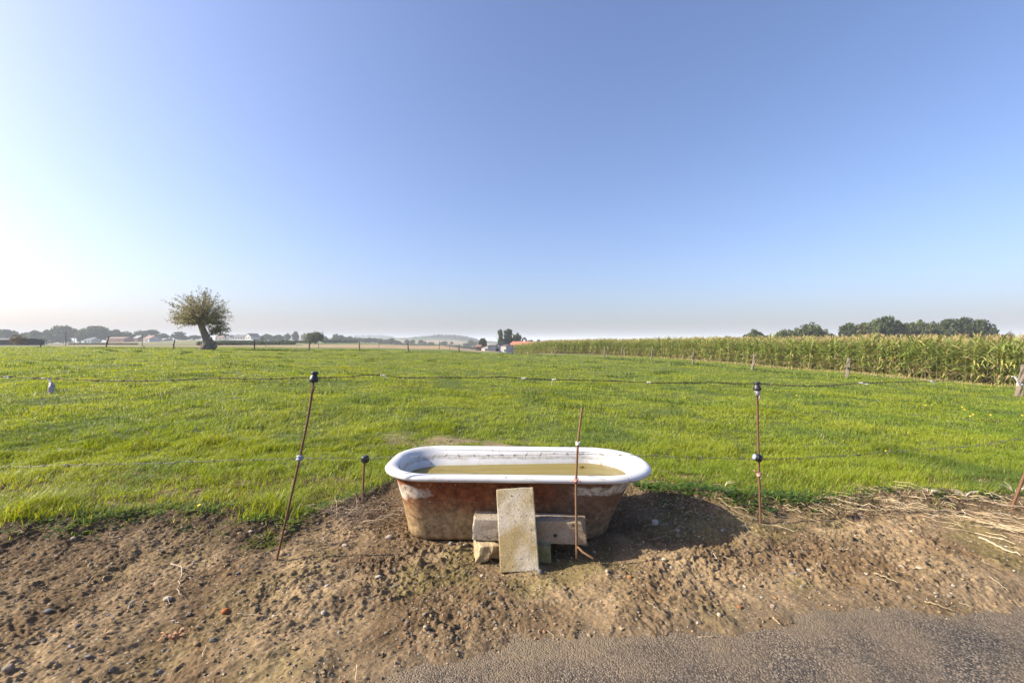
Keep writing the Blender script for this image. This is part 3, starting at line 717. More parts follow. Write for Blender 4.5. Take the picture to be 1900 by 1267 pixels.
r2, P2 = rod('short rusty rod with a black knob, standing in dead stems left of the tub', px_pts([(673, 932, 3.18), (674, 890, 3.18), (676.5, 846, 3.18)]), .0085, 'rustpale')
ring_ins(r2, P2[-2] - P2[0] + np.array([.008, -.012, -.004]), (.3, .9, .2), 'blackplastic', 1.45)
r3, P3 = rod('bare rusty rod in front of the tub, tied twice with twine', px_pts([(1070, 1016, 2.425), (1068.5, 900, 2.43), (1071.5, 828, 2.44), (1080, 756, 2.46)]), .0066, 'rustpale')
knot(r3, P3[17] - P3[0], 'whitestring', 3, .010, None); knot(r3, P3[11] - P3[0], 'pinkstring', 3, .011, ((-.02, -.008, -.003), (-.032, -.01, -.001)))
m = MB(); m.tube([(0, 0, 0), (.03, -.028, -.020), (.078, -.085, -.028)], [.0055, .006, .007], 6); link('foot_prong', m.mesh('foot_prong', [M['rustpale']], True), r3, (0, 0, .01))
r4, P4 = rod('upright rusty rod with black top insulator and white tape, right of the tub', px_pts([(1411, 965, 2.91), (1408.5, 880, 2.91), (1406, 790, 2.92), (1405, 722, 2.92)]), .0072, 'rust')
bell(r4, P4[-1] - P4[0] + np.array([0, 0, -.004]), (-.02, 0, 1), s=.95)
m = MB(); m.lathe([(.010, -.042), (.013, -.04), (.016, -.02), (.018, -.006), (.012, -.002)], (0, 0, 0), (-.02, 0, 1), 9); m.tube([(.008, -.008, -.03), (.011, -.01, -.05), (.006, -.01, -.065)], .0045, 4)
link('tape', m.mesh('tape', [M['bag']], True), r4, P4[-1] - P4[0])
ring_ins(r4, P4[11] - P4[0] + np.array([-.006, -.01, 0]), (.95, -.1, -.25), 'blackplastic', 1.25); ring_ins(r4, P4[11] - P4[0] + np.array([-.024, -.008, .004]), (.95, -.1, -.25), 'greyplastic', 1.1)
knot(r4, P4[8] - P4[0], 'pinkstring', 4, .011, ((-.03, -.012, .025), (-.045, -.014, .035)), tube=.004)
r5, P5 = rod('rusty rod with a flat foot, leaning out of the picture at the right edge', px_pts([(1878, 940, 3.07), (1890, 910, 3.07), (1912, 850, 3.07), (1925, 800, 3.07)]), .0085, 'rust')
m = MB(); m.box((.075, -.01, .012), (.15, .05, .010), R(-12)); o = link('foot_plate', m.mesh('foot_plate', [M['rust']]), r5); o.rotation_euler = (R(14), R(9), 0)

# ---------------------------------------------------------------- barbed wire
def strand_path(rows, n, wob=.004, seed=0):
    P = np.array(px_pts(rows)); s = np.concatenate([[0], np.cumsum(np.linalg.norm(np.diff(P, axis=0), axis=1))]); q = np.linspace(0, s[-1], n)
    X = np.stack([np.interp(q, s, P[:, i]) for i in range(3)], 1)
    for _ in range(int(n * .012) + 2): X[1:-1] = (X[:-2] + 2 * X[1:-1] + X[2:]) / 4
    X[:, 2] += wob * fbm(q * 5, q * 0 + seed, 400 + seed, 3); X[:, 1] += wob * fbm(q * 4, q * 0 + seed + 3, 410 + seed, 2)
    return X, q
def barbed(label, rows, n, mat, spacing, r=.0017, seed=0, amp=.0022, wob=.005):
    X, q = strand_path(rows, n, wob, seed); root = thing('barbed_wire', label, 'barbed wire', X[0], 'strands of the front fence'); X0 = X[0].copy(); X = X - X0
    m = MB()
    for ph in (0, np.pi):
        a = q * 2 * np.pi / .05 + ph; Y = X.copy(); Y[:, 1] += amp * np.cos(a); Y[:, 2] += amp * np.sin(a); m.tube(Y, r, 4, cap=False)
    link('strand', m.mesh('strand', [M[mat]], True), root)
    b = MB(); a = np.linspace(0, 4 * np.pi, 16); b.tube(np.stack([np.linspace(-.006, .006, 16), .0045 * np.cos(a), .0045 * np.sin(a)], 1), .0014, 4)
    b.tube([(-.006, .004, .001), (-.010, -.004, .013), (-.011, -.006, .018)], [.0014, .0013, .0005], 4); b.tube([(.006, -.004, 0), (.010, .004, -.012), (.011, .005, -.017)], [.0014, .0013, .0005], 4)
    bme = b.mesh('barb', [M[mat]], True); p0 = None; k = 0; ss = .06
    while ss < q[-1] and k < 100:
        p = [np.interp(ss, q, X[:, i]) for i in range(3)]
        o = link('barb', bme, root, p); o.rotation_euler = (rng.uniform(0, 6), rng.uniform(-.3, .3), 0); k += 1; ss += spacing * rng.uniform(.8, 1.2)
    return X + X0
W1 = barbed('dark rusty barbed wire strung along the top of the leaning rods',
   [(-120, 695, 2.50), (0, 698, 2.50), (60, 702, 2.5), (100, 702, 2.5), (200, 707, 2.5), (290, 707, 2.51), (380, 702, 2.52), (480, 703, 2.53), (572, 701.5, 2.54), (640, 699, 2.56), (700, 695, 2.58), (722, 697, 2.6), (745, 701, 2.6), (850, 700, 2.64), (940, 700, 2.67), (1010, 704, 2.7), (1120, 706, 2.76), (1230, 711, 2.82), (1310, 709.5, 2.87), (1404, 712, 2.93), (1480, 716, 3.1), (1540, 715.5, 3.4), (1590, 710.5, 3.8), (1660, 709, 4.5), (1720, 707.5, 5.6), (1780, 705, 7.5), (1840, 704, 10.5), (1884, 706, 14.9)], 900, 'wire', .125, .0019, 1)
W2 = barbed('thin grey barbed wire running low behind the rods and across the tub',
   [(-160, 869, 2.55), (0, 866, 2.55), (150, 862, 2.55), (280, 859, 2.55), (400, 855, 2.54), (557, 850, 2.52), (676, 850, 3.17), (800, 846, 3.0), (940, 844, 2.8), (1070, 842, 2.47), (1180, 845, 2.55), (1290, 849, 2.7), (1404, 852, 2.91), (1480, 850, 2.95), (1600, 843, 3.0), (1700, 834, 3.03), (1800, 828, 3.05), (1900, 813, 3.06), (1960, 802, 3.07)], 800, 'zinc', .11, .0009, 2, .0014, .004)

def ribbon(m, pts, wd, twist=0, th=.0012):
    P = bend(pts, 14); k = len(P); V = []
    for i in range(k):
        a = twist * i / k; n = np.array([math.cos(a), math.sin(a) * .6, math.sin(a)]); f = wd * (1 - .55 * i / k)
        V += [P[i] - n * f / 2, P[i] + n * f / 2, P[i] + n * f / 2 + (0, -th, 0), P[i] - n * f / 2 + (0, -th, 0)]
    q = []
    for i in range(k - 1):
        for j in range(4): q.append((i * 4 + j, i * 4 + (j + 1) % 4, i * 4 + 4 + (j + 1) % 4, i * 4 + 4 + j))
    m.add(V, [np.array(q), np.array([(0, 3, 2, 1)]), np.array([(k * 4 - 4, k * 4 - 3, k * 4 - 2, k * 4 - 1)])])
def on_wire(px):
    """point of the top wire seen near photograph column px"""
    c = 950 + F * W1[:, 0] / W1[:, 1]; return W1[np.argmin(np.abs(c - px))]
# twisted plastic bag
p = on_wire(92); m = MB(); ax_ = bend([(-.012, 0, 0), (.0, 0, -.004), (.012, -.004, -.022), (.018, -.008, -.055), (.022, -.008, -.088)], 16); rr = np.interp(np.arange(16), [0, 2, 5, 9, 13, 15], [.005, .006, .007, .017, .015, .004])
V = []; 
for i in range(16):
    th = np.arange(12) * np.pi / 6; rad = rr[i] * .8 * (1 + .5 * np.sin(3 * th + i * .7) + .35 * np.sin(5 * th - 1.7 * i) + .2 * np.sin(i * 2.1)); V.append(ax_[i] + np.stack([rad * np.cos(th), .6 * rad * np.sin(th), .15 * rad * np.sin(th)], 1))
m.add(np.concatenate(V), [np.array([(i * 12 + j, i * 12 + (j + 1) % 12, (i + 1) * 12 + (j + 1) % 12, (i + 1) * 12 + j) for i in range(15) for j in range(12)])])
ribbon(m, [(-.012, 0, 0), (-.03, -.004, .003), (-.045, -.003, -.001)], .012, 1); bagroot = link('plastic_scrap', m.mesh('plastic_scrap', [M['bag']], True), None, p); tag(bagroot, 'crumpled white plastic scrap hanging from the top wire at far left', 'plastic scrap')
def string_on(px, label, parts, mat='whitestring'):
    m = MB(); a = np.linspace(0, 5 * np.pi, 24); m.tube(np.stack([np.linspace(-.012, .012, 24), .005 * np.cos(a), .005 * np.sin(a)], 1), .0017, 5)
    for pts, wd in parts: ribbon(m, pts, wd, 1.2)
    o = link('string', m.mesh('string', [M[mat]], True), None, on_wire(px)); tag(o, label, 'string', 'scraps tied to the top wire')
string_on(10, 'pale scrap knotted round the top wire at the left edge', [([(0, 0, 0), (.014, -.006, -.005), (.022, -.006, -.010)], .010)])
string_on(710, 'frayed pale thread on the highest kink of the top wire', [([(0, 0, 0), (.018, -.004, -.002), (.034, -.004, -.02)], .004), ([(0, 0, 0), (.012, -.003, .002), (.02, -.003, .004)], .005)])
string_on(969, 'white string hanging left and down from the top wire', [([(.006, 0, .004), (-.012, -.004, -.012), (-.028, -.006, -.026)], .010)])
string_on(1027, 'white string bent downward from the top wire', [([(.004, 0, .003), (-.010, -.004, -.006), (-.016, -.006, -.034)], .009)])
string_on(1204, 'tiny pale speck of string midway along the top wire', [([(0, 0, 0), (.004, -.002, -.002), (.008, -.002, -.005)], .006)])
string_on(1596, 'two white tufts tied on the top wire where it bends away', [([(-.02, 0, .004), (.01, -.003, .004), (.03, -.004, -.008)], .018), ([(.03, 0, -.006), (.05, -.004, -.010), (.07, -.004, -.010)], .016)])
string_on(1727, 'white scrap dangling from the top wire nearest the maize', [([(-.03, 0, .006), (.02, -.004, -.01), (.05, -.006, -.05)], .045)])

# ---------------------------------------------------------------- wooden posts round the pasture
def post_mesh(h, r, seed, lean=0.0, square=False):
    q = np.random.default_rng(seed); m = MB(); n = 8; zs = np.array([-.15, 0, .25, .5, .75, .95, 1.0]) * h; V = []
    for i, z in enumerate(zs):
        th = np.arange(n) * 2 * np.pi / n + .2; rad = r * (1 + .14 * q.normal(0, 1, n)) * (1.08 - .16 * z / h)
        if square: rad = rad * (1 + .16 * np.abs(np.cos(2 * (th - .2))))
        zz = np.full(n, z) + (q.normal(0, .02, n) if i == len(zs) - 1 else 0)
        V.append(np.stack([rad * np.cos(th) + lean * z + q.normal(0, .008), rad * np.sin(th) + q.normal(0, .008), zz], 1))
    f = [(i * n + j, i * n + (j + 1) % n, (i + 1) * n + (j + 1) % n, (i + 1) * n + j) for i in range(len(zs) - 1) for j in range(n)]
    m.add(np.concatenate(V), [np.array(f), (np.arange(n) + (len(zs) - 1) * n)[None]]); return m
POSTS = [  # column, depth, top row, lean, label
 (75, 58, 629, .10, 'dark wooden post with a knobbly side, leftmost of the back fence'), (196, 52, 624.5, .28, 'dark wooden post leaning far to the right, on a grassy tussock'),
 (322, 48, 630, .08, 'short dark post just left of the leaning willow'), (472, 48, 630.5, .03, 'dark post first to the right of the willow'),
 (574, 50, 632, .03, 'dark post in front of the big round bush in the field'), (667, 52, 634, .0, 'thin dark post before the tree belt, between bush and wooded hill'),
 (758, 54, 636, -.08, 'dark post leaning slightly left, before the foot of the wooded hill'), (852, 56, 639, -.02, 'dark post just left of the white farm buildings'),
 (950, 58, 640, .0, 'dark post standing at the far corner of the maize'), (1030, 52, 643, .02, 'slim grey post against the far end of the maize'),
 (1121, 46, 643, .04, 'slim grey post among dry grass at the maize foot'), (1153, 43, 643.5, .03, 'brown post against the maize, left of a leaning grey one'),
 (1208, 39, 646, .12, 'grey post leaning right before the middle of the maize'), (1285, 34, 651, .10, 'grey post with a dark lower half, before the maize'),
 (1396, 28.5, 657, .12, 'gnarled grey post before the maize, above the right insulator'), (1572, 22, 665, .10, 'squared grey post with a dark block on its side, before the maize'),
 (1890, 15, 677, .16, 'nearest and largest grey post, wrapped with pale rope at the right edge')]
for k, (px, D, top, lean, label) in enumerate(POSTS):
    x, y, z = at(px, D); h = (CZ - (top - 633.5) / F * D) - z; pale = k >= 9
    root = thing('fence_post', label, 'fence post', (x, y, z), 'wooden posts round the pasture')
    r = .065 if k < 9 else (.062 if k < 14 else .075)
    link('post_shaft', post_mesh(h, r, 500 + k, lean, k >= 14).mesh('post_shaft', [M['postpale' if pale else 'post']]), root)
    if k < 9 or k in (13, 15):
        m = MB(); m.lathe([(.02, 0), (.055, .01), (.06, .05), (.03, .08)], (0, 0, 0), (-.9, -.4, .2), 8); hh = .45 * h if k != 15 else .5 * h
        link('insulator', m.mesh('insulator', [M['blackplastic']]), root, (lean * hh - r * .6, -r * .5, hh))
    if k == 16:
        m = MB(); a = np.linspace(0, 7 * np.pi, 60); m.tube(np.stack([.088 * np.cos(a) + lean * .42, .088 * np.sin(a), .36 + np.linspace(0, .10, 60)], 1), .012, 5)
        m.tube(bend([(-.03, -.09, .42), (-.12, -.12, .50), (-.20, -.12, .66), (-.30, -.10, .72), (-.36, -.1, .70)], 16), .017, 5); m.tube(bend([(-.05, -.09, .40), (-.16, -.13, .46), (-.24, -.13, .62), (-.27, -.1, .7)], 12), .014, 5)
        link('rope', m.mesh('rope', [M['whitestring']], True), root)
# fence wires beside the maize: three plain strands ending at the nearest post
for k, (hh, label) in enumerate(((.95, 'plain wire along the tops of the posts beside the maize'), (.60, 'plain wire at mid height of the posts beside the maize'))):
    P = [];
    for px, D, top, lean, _ in POSTS[9:]:
        x, y, z = at(px, D); P.append((x + lean * hh, y - .07, z + hh))
    P.append((18.6, 11.5, CZ - 1.72 + hh)); m = MB(); m.tube(np.array(P), .003, 4); o = link('fence_wire', m.mesh('fence_wire', [M['zinc']]), None, (0, 0, 0)); tag(o, label, 'fence wire')
def pole(px, D, top, r, label, mat='post', group='thin poles in the fields', cat='pole'):
    x, y, z = at(px, D); h = (CZ - (top - 633.5) / F * D) - z; m = MB(); m.tube([(0, 0, -.2), (0, 0, h * .5), (.01 * h, 0, h)], [r, r * .9, r * .75], 7)
    root = thing('field_pole', label, cat, (x, y, z), group); link('pole_shaft', m.mesh('pole_shaft', [M[mat]]), root)
    if h > 2.2:
        m = MB(); m.lathe([(.02, 0), (.05, .02), (.05, .08), (.02, .1)], (0, 0, 0), (0, 0, 1), 7); link('pole_cap', m.mesh('pole_cap', [M['blackplastic']]), root, (.01 * h, 0, h))
for a in [(82.5, 100, 626, .05, 'left one of two close thin poles right of the leftmost post'), (86, 100, 627, .05, 'right one of two close thin poles right of the leftmost post'),
          (122, 88, 616.5, .06, 'tallest thin pole in the field, in front of the widest village tree'), (138, 110, 623, .05, 'thin pole between the tallest pole and the leaning post'),
          (264, 95, 622, .07, 'thin pole in front of the white farmhouse'), (267, 60, 641, .045, 'low stake in the grass before the white farmhouse'),
          (493, 90, 629, .05, 'thin pole right of the willow, below a small round tree'), (591, 80, 630, .05, 'thin pole in front of the big round bush'),
          (703, 85, 638, .05, 'short thin pole in the stubble below the tree belt'), (815, 78, 632.5, .06, 'brown pole standing before the wooded hill'), (834, 80, 641, .035, 'shortest stake before the wooded hill')]: pole(*a)

# ---------------------------------------------------------------- trees
def leaf_quads(cen, rad, n, size, q, flat=.0):
    """n random leaf faces in a cloud"""
    d = q.normal(0, 1, (n, 3)); d /= np.linalg.norm(d, axis=1)[:, None]; p = cen + d * (q.random(n) ** .45)[:, None] * rad
    a = q.normal(0, 1, (n, 3)); a /= np.linalg.norm(a, axis=1)[:, None]; b = np.cross(a, q.normal(0, 1, (n, 3))); b /= np.linalg.norm(b, axis=1)[:, None]
    s = size * q.uniform(.6, 1.3, n)[:, None]; a = a * s; b = b * s * .6
    return np.stack([p - a, p + b * .9 - a * .1, p + a, p - b * .9 - a * .1], 1).reshape(-1, 3)
def crown_mesh(name, kind, seed, col, clumps=46, leaves=60, size=.045):
    q = np.random.default_rng(seed); V = []; Cc = []
    for k in range(clumps):
        if kind == 'conifer':
            z = q.random() ** 1.4; r = .5 * (1 - z) + .04; a = q.uniform(0, 6.28); c = np.array([r * .7 * math.cos(a), r * .7 * math.sin(a), .06 + .9 * z]); rad = np.array([.16 * (1.1 - z), .16 * (1.1 - z), .07])
        elif kind == 'tall':
            z = q.random(); r = .42 * math.sin(math.pi * (.18 + .72 * z)) ** .6 * q.random() ** .5; a = q.uniform(0, 6.28); c = np.array([r * math.cos(a), r * math.sin(a), .06 + .86 * z]); rad = np.array([.20, .20, .085]) * q.uniform(.6, 1.2)
        else:
            d = q.normal(0, 1, 3); d /= np.linalg.norm(d); d *= q.random() ** .28; lift, hz = (.52, .40) if kind == 'round' else (.42, .44)
            c = np.array([.42 * d[0], .42 * d[1], lift + hz * d[2] * (1 if d[2] > 0 else .95)]); rad = np.array([.17, .17, .12]) * q.uniform(.6, 1.35)
        V.append(leaf_quads(c, rad, leaves, size, q)); Cc.append(np.repeat(np.array(col)[None] * q.uniform(.62, 1.45) * q.uniform(.75, 1.25, (leaves, 1)), 4, 0))
    V = np.concatenate(V); f = np.arange(len(V)).reshape(-1, 4); return make_mesh(name, V, [f], np.concatenate(Cc), False, [M['leaf']])
def trunk_mesh(name, seed):
    q = np.random.default_rng(seed); m = MB(); m.tube([(0, 0, -.02), (.01, 0, .15), (-.01, .01, .35), (.01, 0, .62)], [.045, .032, .026, .012], 7)
    for k in range(6):
        a = q.uniform(0, 6.28); z = q.uniform(.2, .5); L = q.uniform(.2, .36); m.tube([(0, 0, z), (L * .5 * math.cos(a), L * .5 * math.sin(a), z + .12), (L * math.cos(a), L * math.sin(a), z + .28)], [.014, .009, .004], 5)
    return m.mesh(name, [M['bark']], True)
TRUNK = [trunk_mesh('trunk', 600 + k) for k in range(3)]
CROWN = {}
for k, (nm, kind, col, cl, lv, sz) in enumerate([('dark', 'round', (.045, .066, .024), 60, 70, .055), ('mid', 'round', (.070, .092, .030), 56, 70, .055), ('olive', 'round', (.085, .090, .030), 52, 70, .055),
        ('brown', 'round', (.15, .11, .055), 40, 50, .04), ('bushdark', 'bush', (.046, .068, .028), 52, 65, .058), ('bushmid', 'bush', (.065, .085, .030), 50, 65, .058), ('tall', 'tall', (.060, .078, .032), 44, 60, .075),
        ('thin', 'tall', (.075, .092, .036), 28, 50, .08), ('conifer', 'conifer', (.030, .048, .024), 50, 45, .05)]):
    CROWN[nm] = [crown_mesh('crown', kind, 700 + k * 7 + j, col, cl, lv, sz) for j in range(2)]
ntree = 0
def tree(px, top, wpx, D, kind, label, group=None, cat='tree', name=None, base=None):
    global ntree; ntree += 1; x, y, z = at(px, D)
    if base is not None: z = max(z, CZ - (base - 633.5) / F * D - .0)
    h = (CZ - (top - 633.5) / F * D) - z; wd = wpx / F * D * 1.15
    root = thing(name or ('bush' if kind.startswith('bush') else 'tree'), label, cat, (x, y, z - .1), group)
    c = link('crown', CROWN[kind][ntree % 2], root); c.scale = (wd, wd, h); c.rotation_euler = (0, 0, ntree * 1.7)
    t = link('trunk', TRUNK[ntree % 3], root); t.scale = (h * .8, h * .8, h); return root
VG = 'village trees at the left skyline'
for px, top, wd, D, kind, label in [
 (11, 611, 27, 380, 'dark', 'round tree at the very left edge of the skyline'), (27, 613.5, 16, 385, 'mid', 'small round tree behind the dark barn'), (36, 617, 22, 112, 'brown', 'brownish bushy tree at the right end of the dark barn'),
 (50, 617, 22, 390, 'dark', 'low tree behind the brownish bush'), (69, 611, 22, 385, 'mid', 'tree with a rounded head right of the brownish bush'), (83, 621, 14, 400, 'bushdark', 'low tree behind the two close thin poles'),
 (96, 619, 12, 390, 'mid', 'narrow tree hugging the widest village tree on its left'), (117, 605, 44, 385, 'dark', 'widest and tallest domed tree of the village skyline'), (149, 611, 13, 375, 'olive', 'slim paler tree right of the widest village tree'),
 (160, 608, 20, 390, 'mid', 'pale rounded tree left of the second tallest village tree'), (181, 604.5, 42, 390, 'dark', 'second tallest village tree, above the leaning fence post'), (203, 613, 16, 395, 'mid', 'tree on the right shoulder of the second tallest village tree'),
 (215, 611, 17, 390, 'dark', 'dark round-headed tree right of the leaning post'), (234, 614.5, 18, 395, 'mid', 'tree left of the white farmhouse'), (248, 618, 16, 400, 'bushdark', 'low tree touching the farmhouse trees on the left'),
 (262, 613, 22, 420, 'mid', 'left one of the trees right behind the white farmhouse'), (280, 611.5, 26, 420, 'dark', 'tallest tree right behind the white farmhouse'), (302, 617.5, 20, 415, 'bushdark', 'tree behind the long low shed beside the farmhouse'),
 (317, 623, 6, 410, 'conifer', 'little pointed tree between farmhouse and willow'), (331, 615.5, 21, 410, 'dark', 'round tree standing alone left of the willow trunk'), (344, 624, 14, 420, 'bushmid', 'low bush between the lone round tree and the willow'),
 (361, 621.5, 22, 430, 'mid', 'wide low tree touching the willow trunk on the left')]: tree(px, top, wd, D, kind, label, VG)
MG = 'trees on the rise right of the willow'
for px, top, wd, D, kind, label in [
 (420, 620, 12, 460, 'mid', 'tree behind the first roofs right of the willow'), (476, 624, 14, 455, 'bushdark', 'low bush right of the white gabled house'), (487, 624, 7, 330, 'dark', 'tiny round tree standing forward on the slope'),
 (494, 619.3, 18, 450, 'mid', 'wide tree above the tiny round tree'), (505, 622.5, 12, 450, 'bushmid', 'low tree right of the wide tree on the rise'), (518, 620.5, 18, 455, 'mid', 'broad low tree in the middle of the rise'),
 (525, 628.5, 10, 240, 'bushdark', 'dark bush on the hedge line of the slope'), (534, 618, 11, 450, 'olive', 'ragged tree left of the round-headed one on the rise'), (548, 614.5, 12, 450, 'dark', 'round-headed tree, tallest on the rise'),
 (566, 617.5, 15, 440, 'brown', 'brownish tree left of the big round bush'), (576, 617, 16, 171, 'olive', 'left lobe tree of the big round bush in the field'), (586, 614.8, 24, 170, 'mid', 'big round green tree standing in the field behind a post'),
 (599, 614, 5, 420, 'conifer', 'slender pointed tree right of the big round bush'), (604, 623, 8, 420, 'bushdark', 'low tree at the foot of the slender pointed tree')]: tree(px, top, wd, D, kind, label, MG, 'tree')
BG = 'belt of trees left of the wooded hill'
q = np.random.default_rng(11)
for px, top, wd, kind, label in [(622, 618, 12, 'mid', 'tallest pale tree at the left end of the tree belt'), (632, 621.5, 12, 'dark', 'second tree from the left in the tree belt'), (641, 624, 11, 'mid', 'third tree from the left in the tree belt'),
 (649, 622.5, 11, 'bushdark', 'fourth tree from the left in the tree belt'), (658, 625, 11, 'mid', 'fifth tree from the left in the tree belt'), (667, 626, 11, 'mid', 'tree of the belt standing behind the thin dark post'),
 (676, 627, 11, 'olive', 'paler tree of the belt, right of the thin dark post'), (685, 626, 12, 'mid', 'sixth tree from the right in the tree belt'), (695, 627, 12, 'dark', 'fifth tree from the right in the tree belt'),
 (706, 627.5, 13, 'bushdark', 'fourth tree from the right in the tree belt'), (717, 629, 13, 'mid', 'third tree from the right in the tree belt'), (727, 627.5, 13, 'dark', 'second tree from the right in the tree belt'), (737, 630.5, 12, 'bushdark', 'last tree at the right end of the tree belt')]:
    tree(px, top, wd, 470 + q.uniform(-20, 20), kind, label, BG)
HG = 'single trees at the foot of the wooded hill'
for px, top, wd, D, kind, label in [(755, 630, 9, 520, 'dark', 'leftmost single tree at the foot of the wooded hill'), (765, 629.5, 9, 530, 'mid', 'second single tree at the foot of the wooded hill'), (781, 630.5, 9, 540, 'dark', 'third single tree at the foot of the wooded hill'),
 (788, 632, 7, 540, 'bushdark', 'small tree right of the third one below the wooded hill'), (800, 633.5, 12, 540, 'bushmid', 'low bushy tree left of the brown pole'), (823, 632, 13, 540, 'mid', 'bushy tree right of the brown pole'), (838, 632.5, 6, 530, 'brown', 'brownish small tree right of the brown pole'),
 (866, 635, 14, 520, 'bushdark', 'low bush left of the brick shed, farther out'), (874, 629.5, 10, 560, 'mid', 'tree at the right end of the wooded hill'), (882, 633, 8, 520, 'olive', 'paler tree left of the dark farm tree')]: tree(px, top, wd, D, kind, label, HG)
FG = 'trees round the white farm'
for px, top, wd, D, kind, label in [(895, 627.5, 16, 175, 'dark', 'dark dense round tree left of the white farm'), (928.5, 609.5, 10, 180, 'thin', 'slender airy tree, leftmost of the tall farm trees'), (943, 610, 18, 182, 'tall', 'tallest full tree behind the farm'),
 (959, 615.5, 17, 185, 'mid', 'dark spreading tree right of the tallest farm tree'), (931, 632, 10, 170, 'bushdark', 'bush at the foot of the slender farm tree'), (973, 625, 10, 190, 'olive', 'paler tree over the orange roof'), (984, 627.5, 15, 190, 'bushmid', 'low broad tree beyond the orange roof'),
 (998, 626.5, 14, 195, 'brown', 'brownish low tree at the start of the maize')]: tree(px, top, wd, D, kind, label, FG)
RG = 'trees behind the maize on the right'
for px, top, wd, D, kind, label in [
 (1350, 621.5, 26, 128, 'bushdark', 'leftmost low bush behind the maize'), (1372, 624, 14, 130, 'bushmid', 'small bush second from left behind the maize'), (1388, 616, 20, 126, 'bushmid', 'bush on the left shoulder of the pointed tree'), (1404, 607.5, 24, 125, 'mid', 'pointed small tree among the left bushes behind the maize'),
 (1422, 618, 16, 128, 'bushmid', 'bush right of the pointed small tree'), (1448, 608.5, 26, 122, 'mid', 'bushy tree starting the second clump behind the maize'), (1466, 611, 24, 124, 'olive', 'olive tree in the middle of the second clump'), (1484, 605, 22, 124, 'mid', 'tree rising left of the second clump top'),
 (1504, 599, 36, 122, 'mid', 'tallest tree of the second clump behind the maize'), (1526, 609, 20, 124, 'olive', 'tree on the right shoulder of the second clump'), (1543, 616, 20, 126, 'bushdark', 'low bush ending the second clump'),
 (1574, 598.5, 26, 118, 'dark', 'dark tree at the left end of the big clump'), (1594, 600, 30, 116, 'olive', 'olive tree second in the big clump'), (1618, 590, 36, 115, 'mid', 'tall tree at the left top of the big clump'), (1642, 587.5, 40, 115, 'dark', 'tallest dark tree of the big clump'),
 (1668, 592, 32, 116, 'mid', 'broad tree right of the tallest in the big clump'), (1690, 601, 24, 118, 'olive', 'olive dip tree in the middle of the big clump'), (1708, 590, 32, 116, 'mid', 'domed tree right of the dip in the big clump'), (1734, 597, 28, 118, 'mid', 'lower tree fourth from right in the big clump'),
 (1760, 591, 36, 116, 'dark', 'dark tree third from right in the big clump'), (1790, 590, 36, 116, 'dark', 'dark spiky tree second from right in the big clump'), (1820, 592, 34, 115, 'dark', 'dark tree sloping down, last of the big clump'), (1842, 605, 22, 117, 'bushdark', 'low dark tree trailing the big clump'),
 (1856, 616, 12, 120, 'bushmid', 'small bush right of the big clump'), (1874, 615.5, 16, 121, 'brown', 'brownish bush, rightmost behind the maize')]: tree(px, top, wd, D, kind, label, RG)

def wood(name, label, cols, rows, D0, D1, n, cr, col, seed, leaf):
    q = np.random.default_rng(seed); V = []; Cc = []
    for k in range(n):
        px = q.uniform(cols[0], cols[-1]); D = q.uniform(D0, D1); topz = CZ - (np.interp(px, cols, rows) + q.uniform(-.6, 2.2) * (1.5 if D < (D0 + D1) / 2 else .5) - 633.5) / F * D
        r = cr * q.uniform(.7, 1.3); c = np.array([(px - 950) / F * D, D, topz - r * .9]); V.append(leaf_quads(c, np.array([r, r, r * .9]), 70, leaf, q)); V.append(leaf_quads(c - (0, 0, r * 1.1), np.array([r, r, r]), 40, leaf, q))
        Cc.append(np.repeat(np.array(col)[None] * q.uniform(.6, 1.5) * q.uniform(.8, 1.2, (110, 1)), 4, 0))
    V = np.concatenate(V); stuff(name, make_mesh(name, V, [np.arange(len(V)).reshape(-1, 4)], np.concatenate(Cc), False, [M['leaf']]), label, 'wood')
wood('hill_wood', 'dense wood covering the hazy hill left of the farm', [742, 760, 780, 800, 811, 830, 850, 865, 880, 893], [629, 627, 624, 622.5, 620.8, 621, 621.5, 624, 627.5, 633], 1020, 1250, 330, 7, (.036, .055, .026), 801, 2.1)
wood('ridge_wood', 'pale wooded ridge behind the tree belt', [596, 615, 640, 665, 700, 722, 742], [627, 626.5, 624.5, 622, 621.6, 623, 628], 1750, 2100, 260, 11, (.036, .055, .026), 802, 3.4)
wood('horizon_wood', 'faint blue line of woods on the far horizon', [890, 930, 1000, 1100, 1200, 1330, 1500, 1700, 1900, 2100], [633, 632.5, 631, 629.5, 629, 628.5, 628.5, 627, 622.5, 621], 3200, 3900, 420, 20, (.036, .055, .026), 803, 6)
def band(name, label, cat, px0, px1, D0, D1, h, n, col, leaf, seed):
    q = np.random.default_rng(seed); px = np.linspace(px0, px1, n) + q.normal(0, .4, n); D = np.interp(px, [px0, px1], [D0, D1]) + q.uniform(-1.5, 1.5, n); V = []; Cc = []
    x = (px - 950) / F * D; z = ground(x, D)
    for a, b, c in zip(x, D, z): V.append(leaf_quads(np.array([a, b, c + h * .5]), np.array([h * .4, h * .4, h * .55]), 26, leaf, q)); Cc.append(np.repeat(np.array(col)[None] * q.uniform(.7, 1.3) * q.uniform(.7, 1.3, (26, 1)), 4, 0))
    V = np.concatenate(V); stuff(name, make_mesh(name, V, [np.arange(len(V)).reshape(-1, 4)], np.concatenate(Cc), False, [M['leaf']]), label, cat)
band('crop_strip', 'dark strip of standing crop beyond the willow', 'crop', 366, 548, 118, 150, 1.15, 300, (.060, .080, .034), .17, 811)
band('hedge', 'thin hedge line across the slope below the houses', 'hedge', 400, 520, 270, 255, 1.3, 160, (.050, .068, .028), .3, 812)
band('hedge', 'hedge running from the slope bush towards the big round bush', 'hedge', 525, 576, 240, 235, 1.5, 80, (.046, .064, .028), .3, 813)
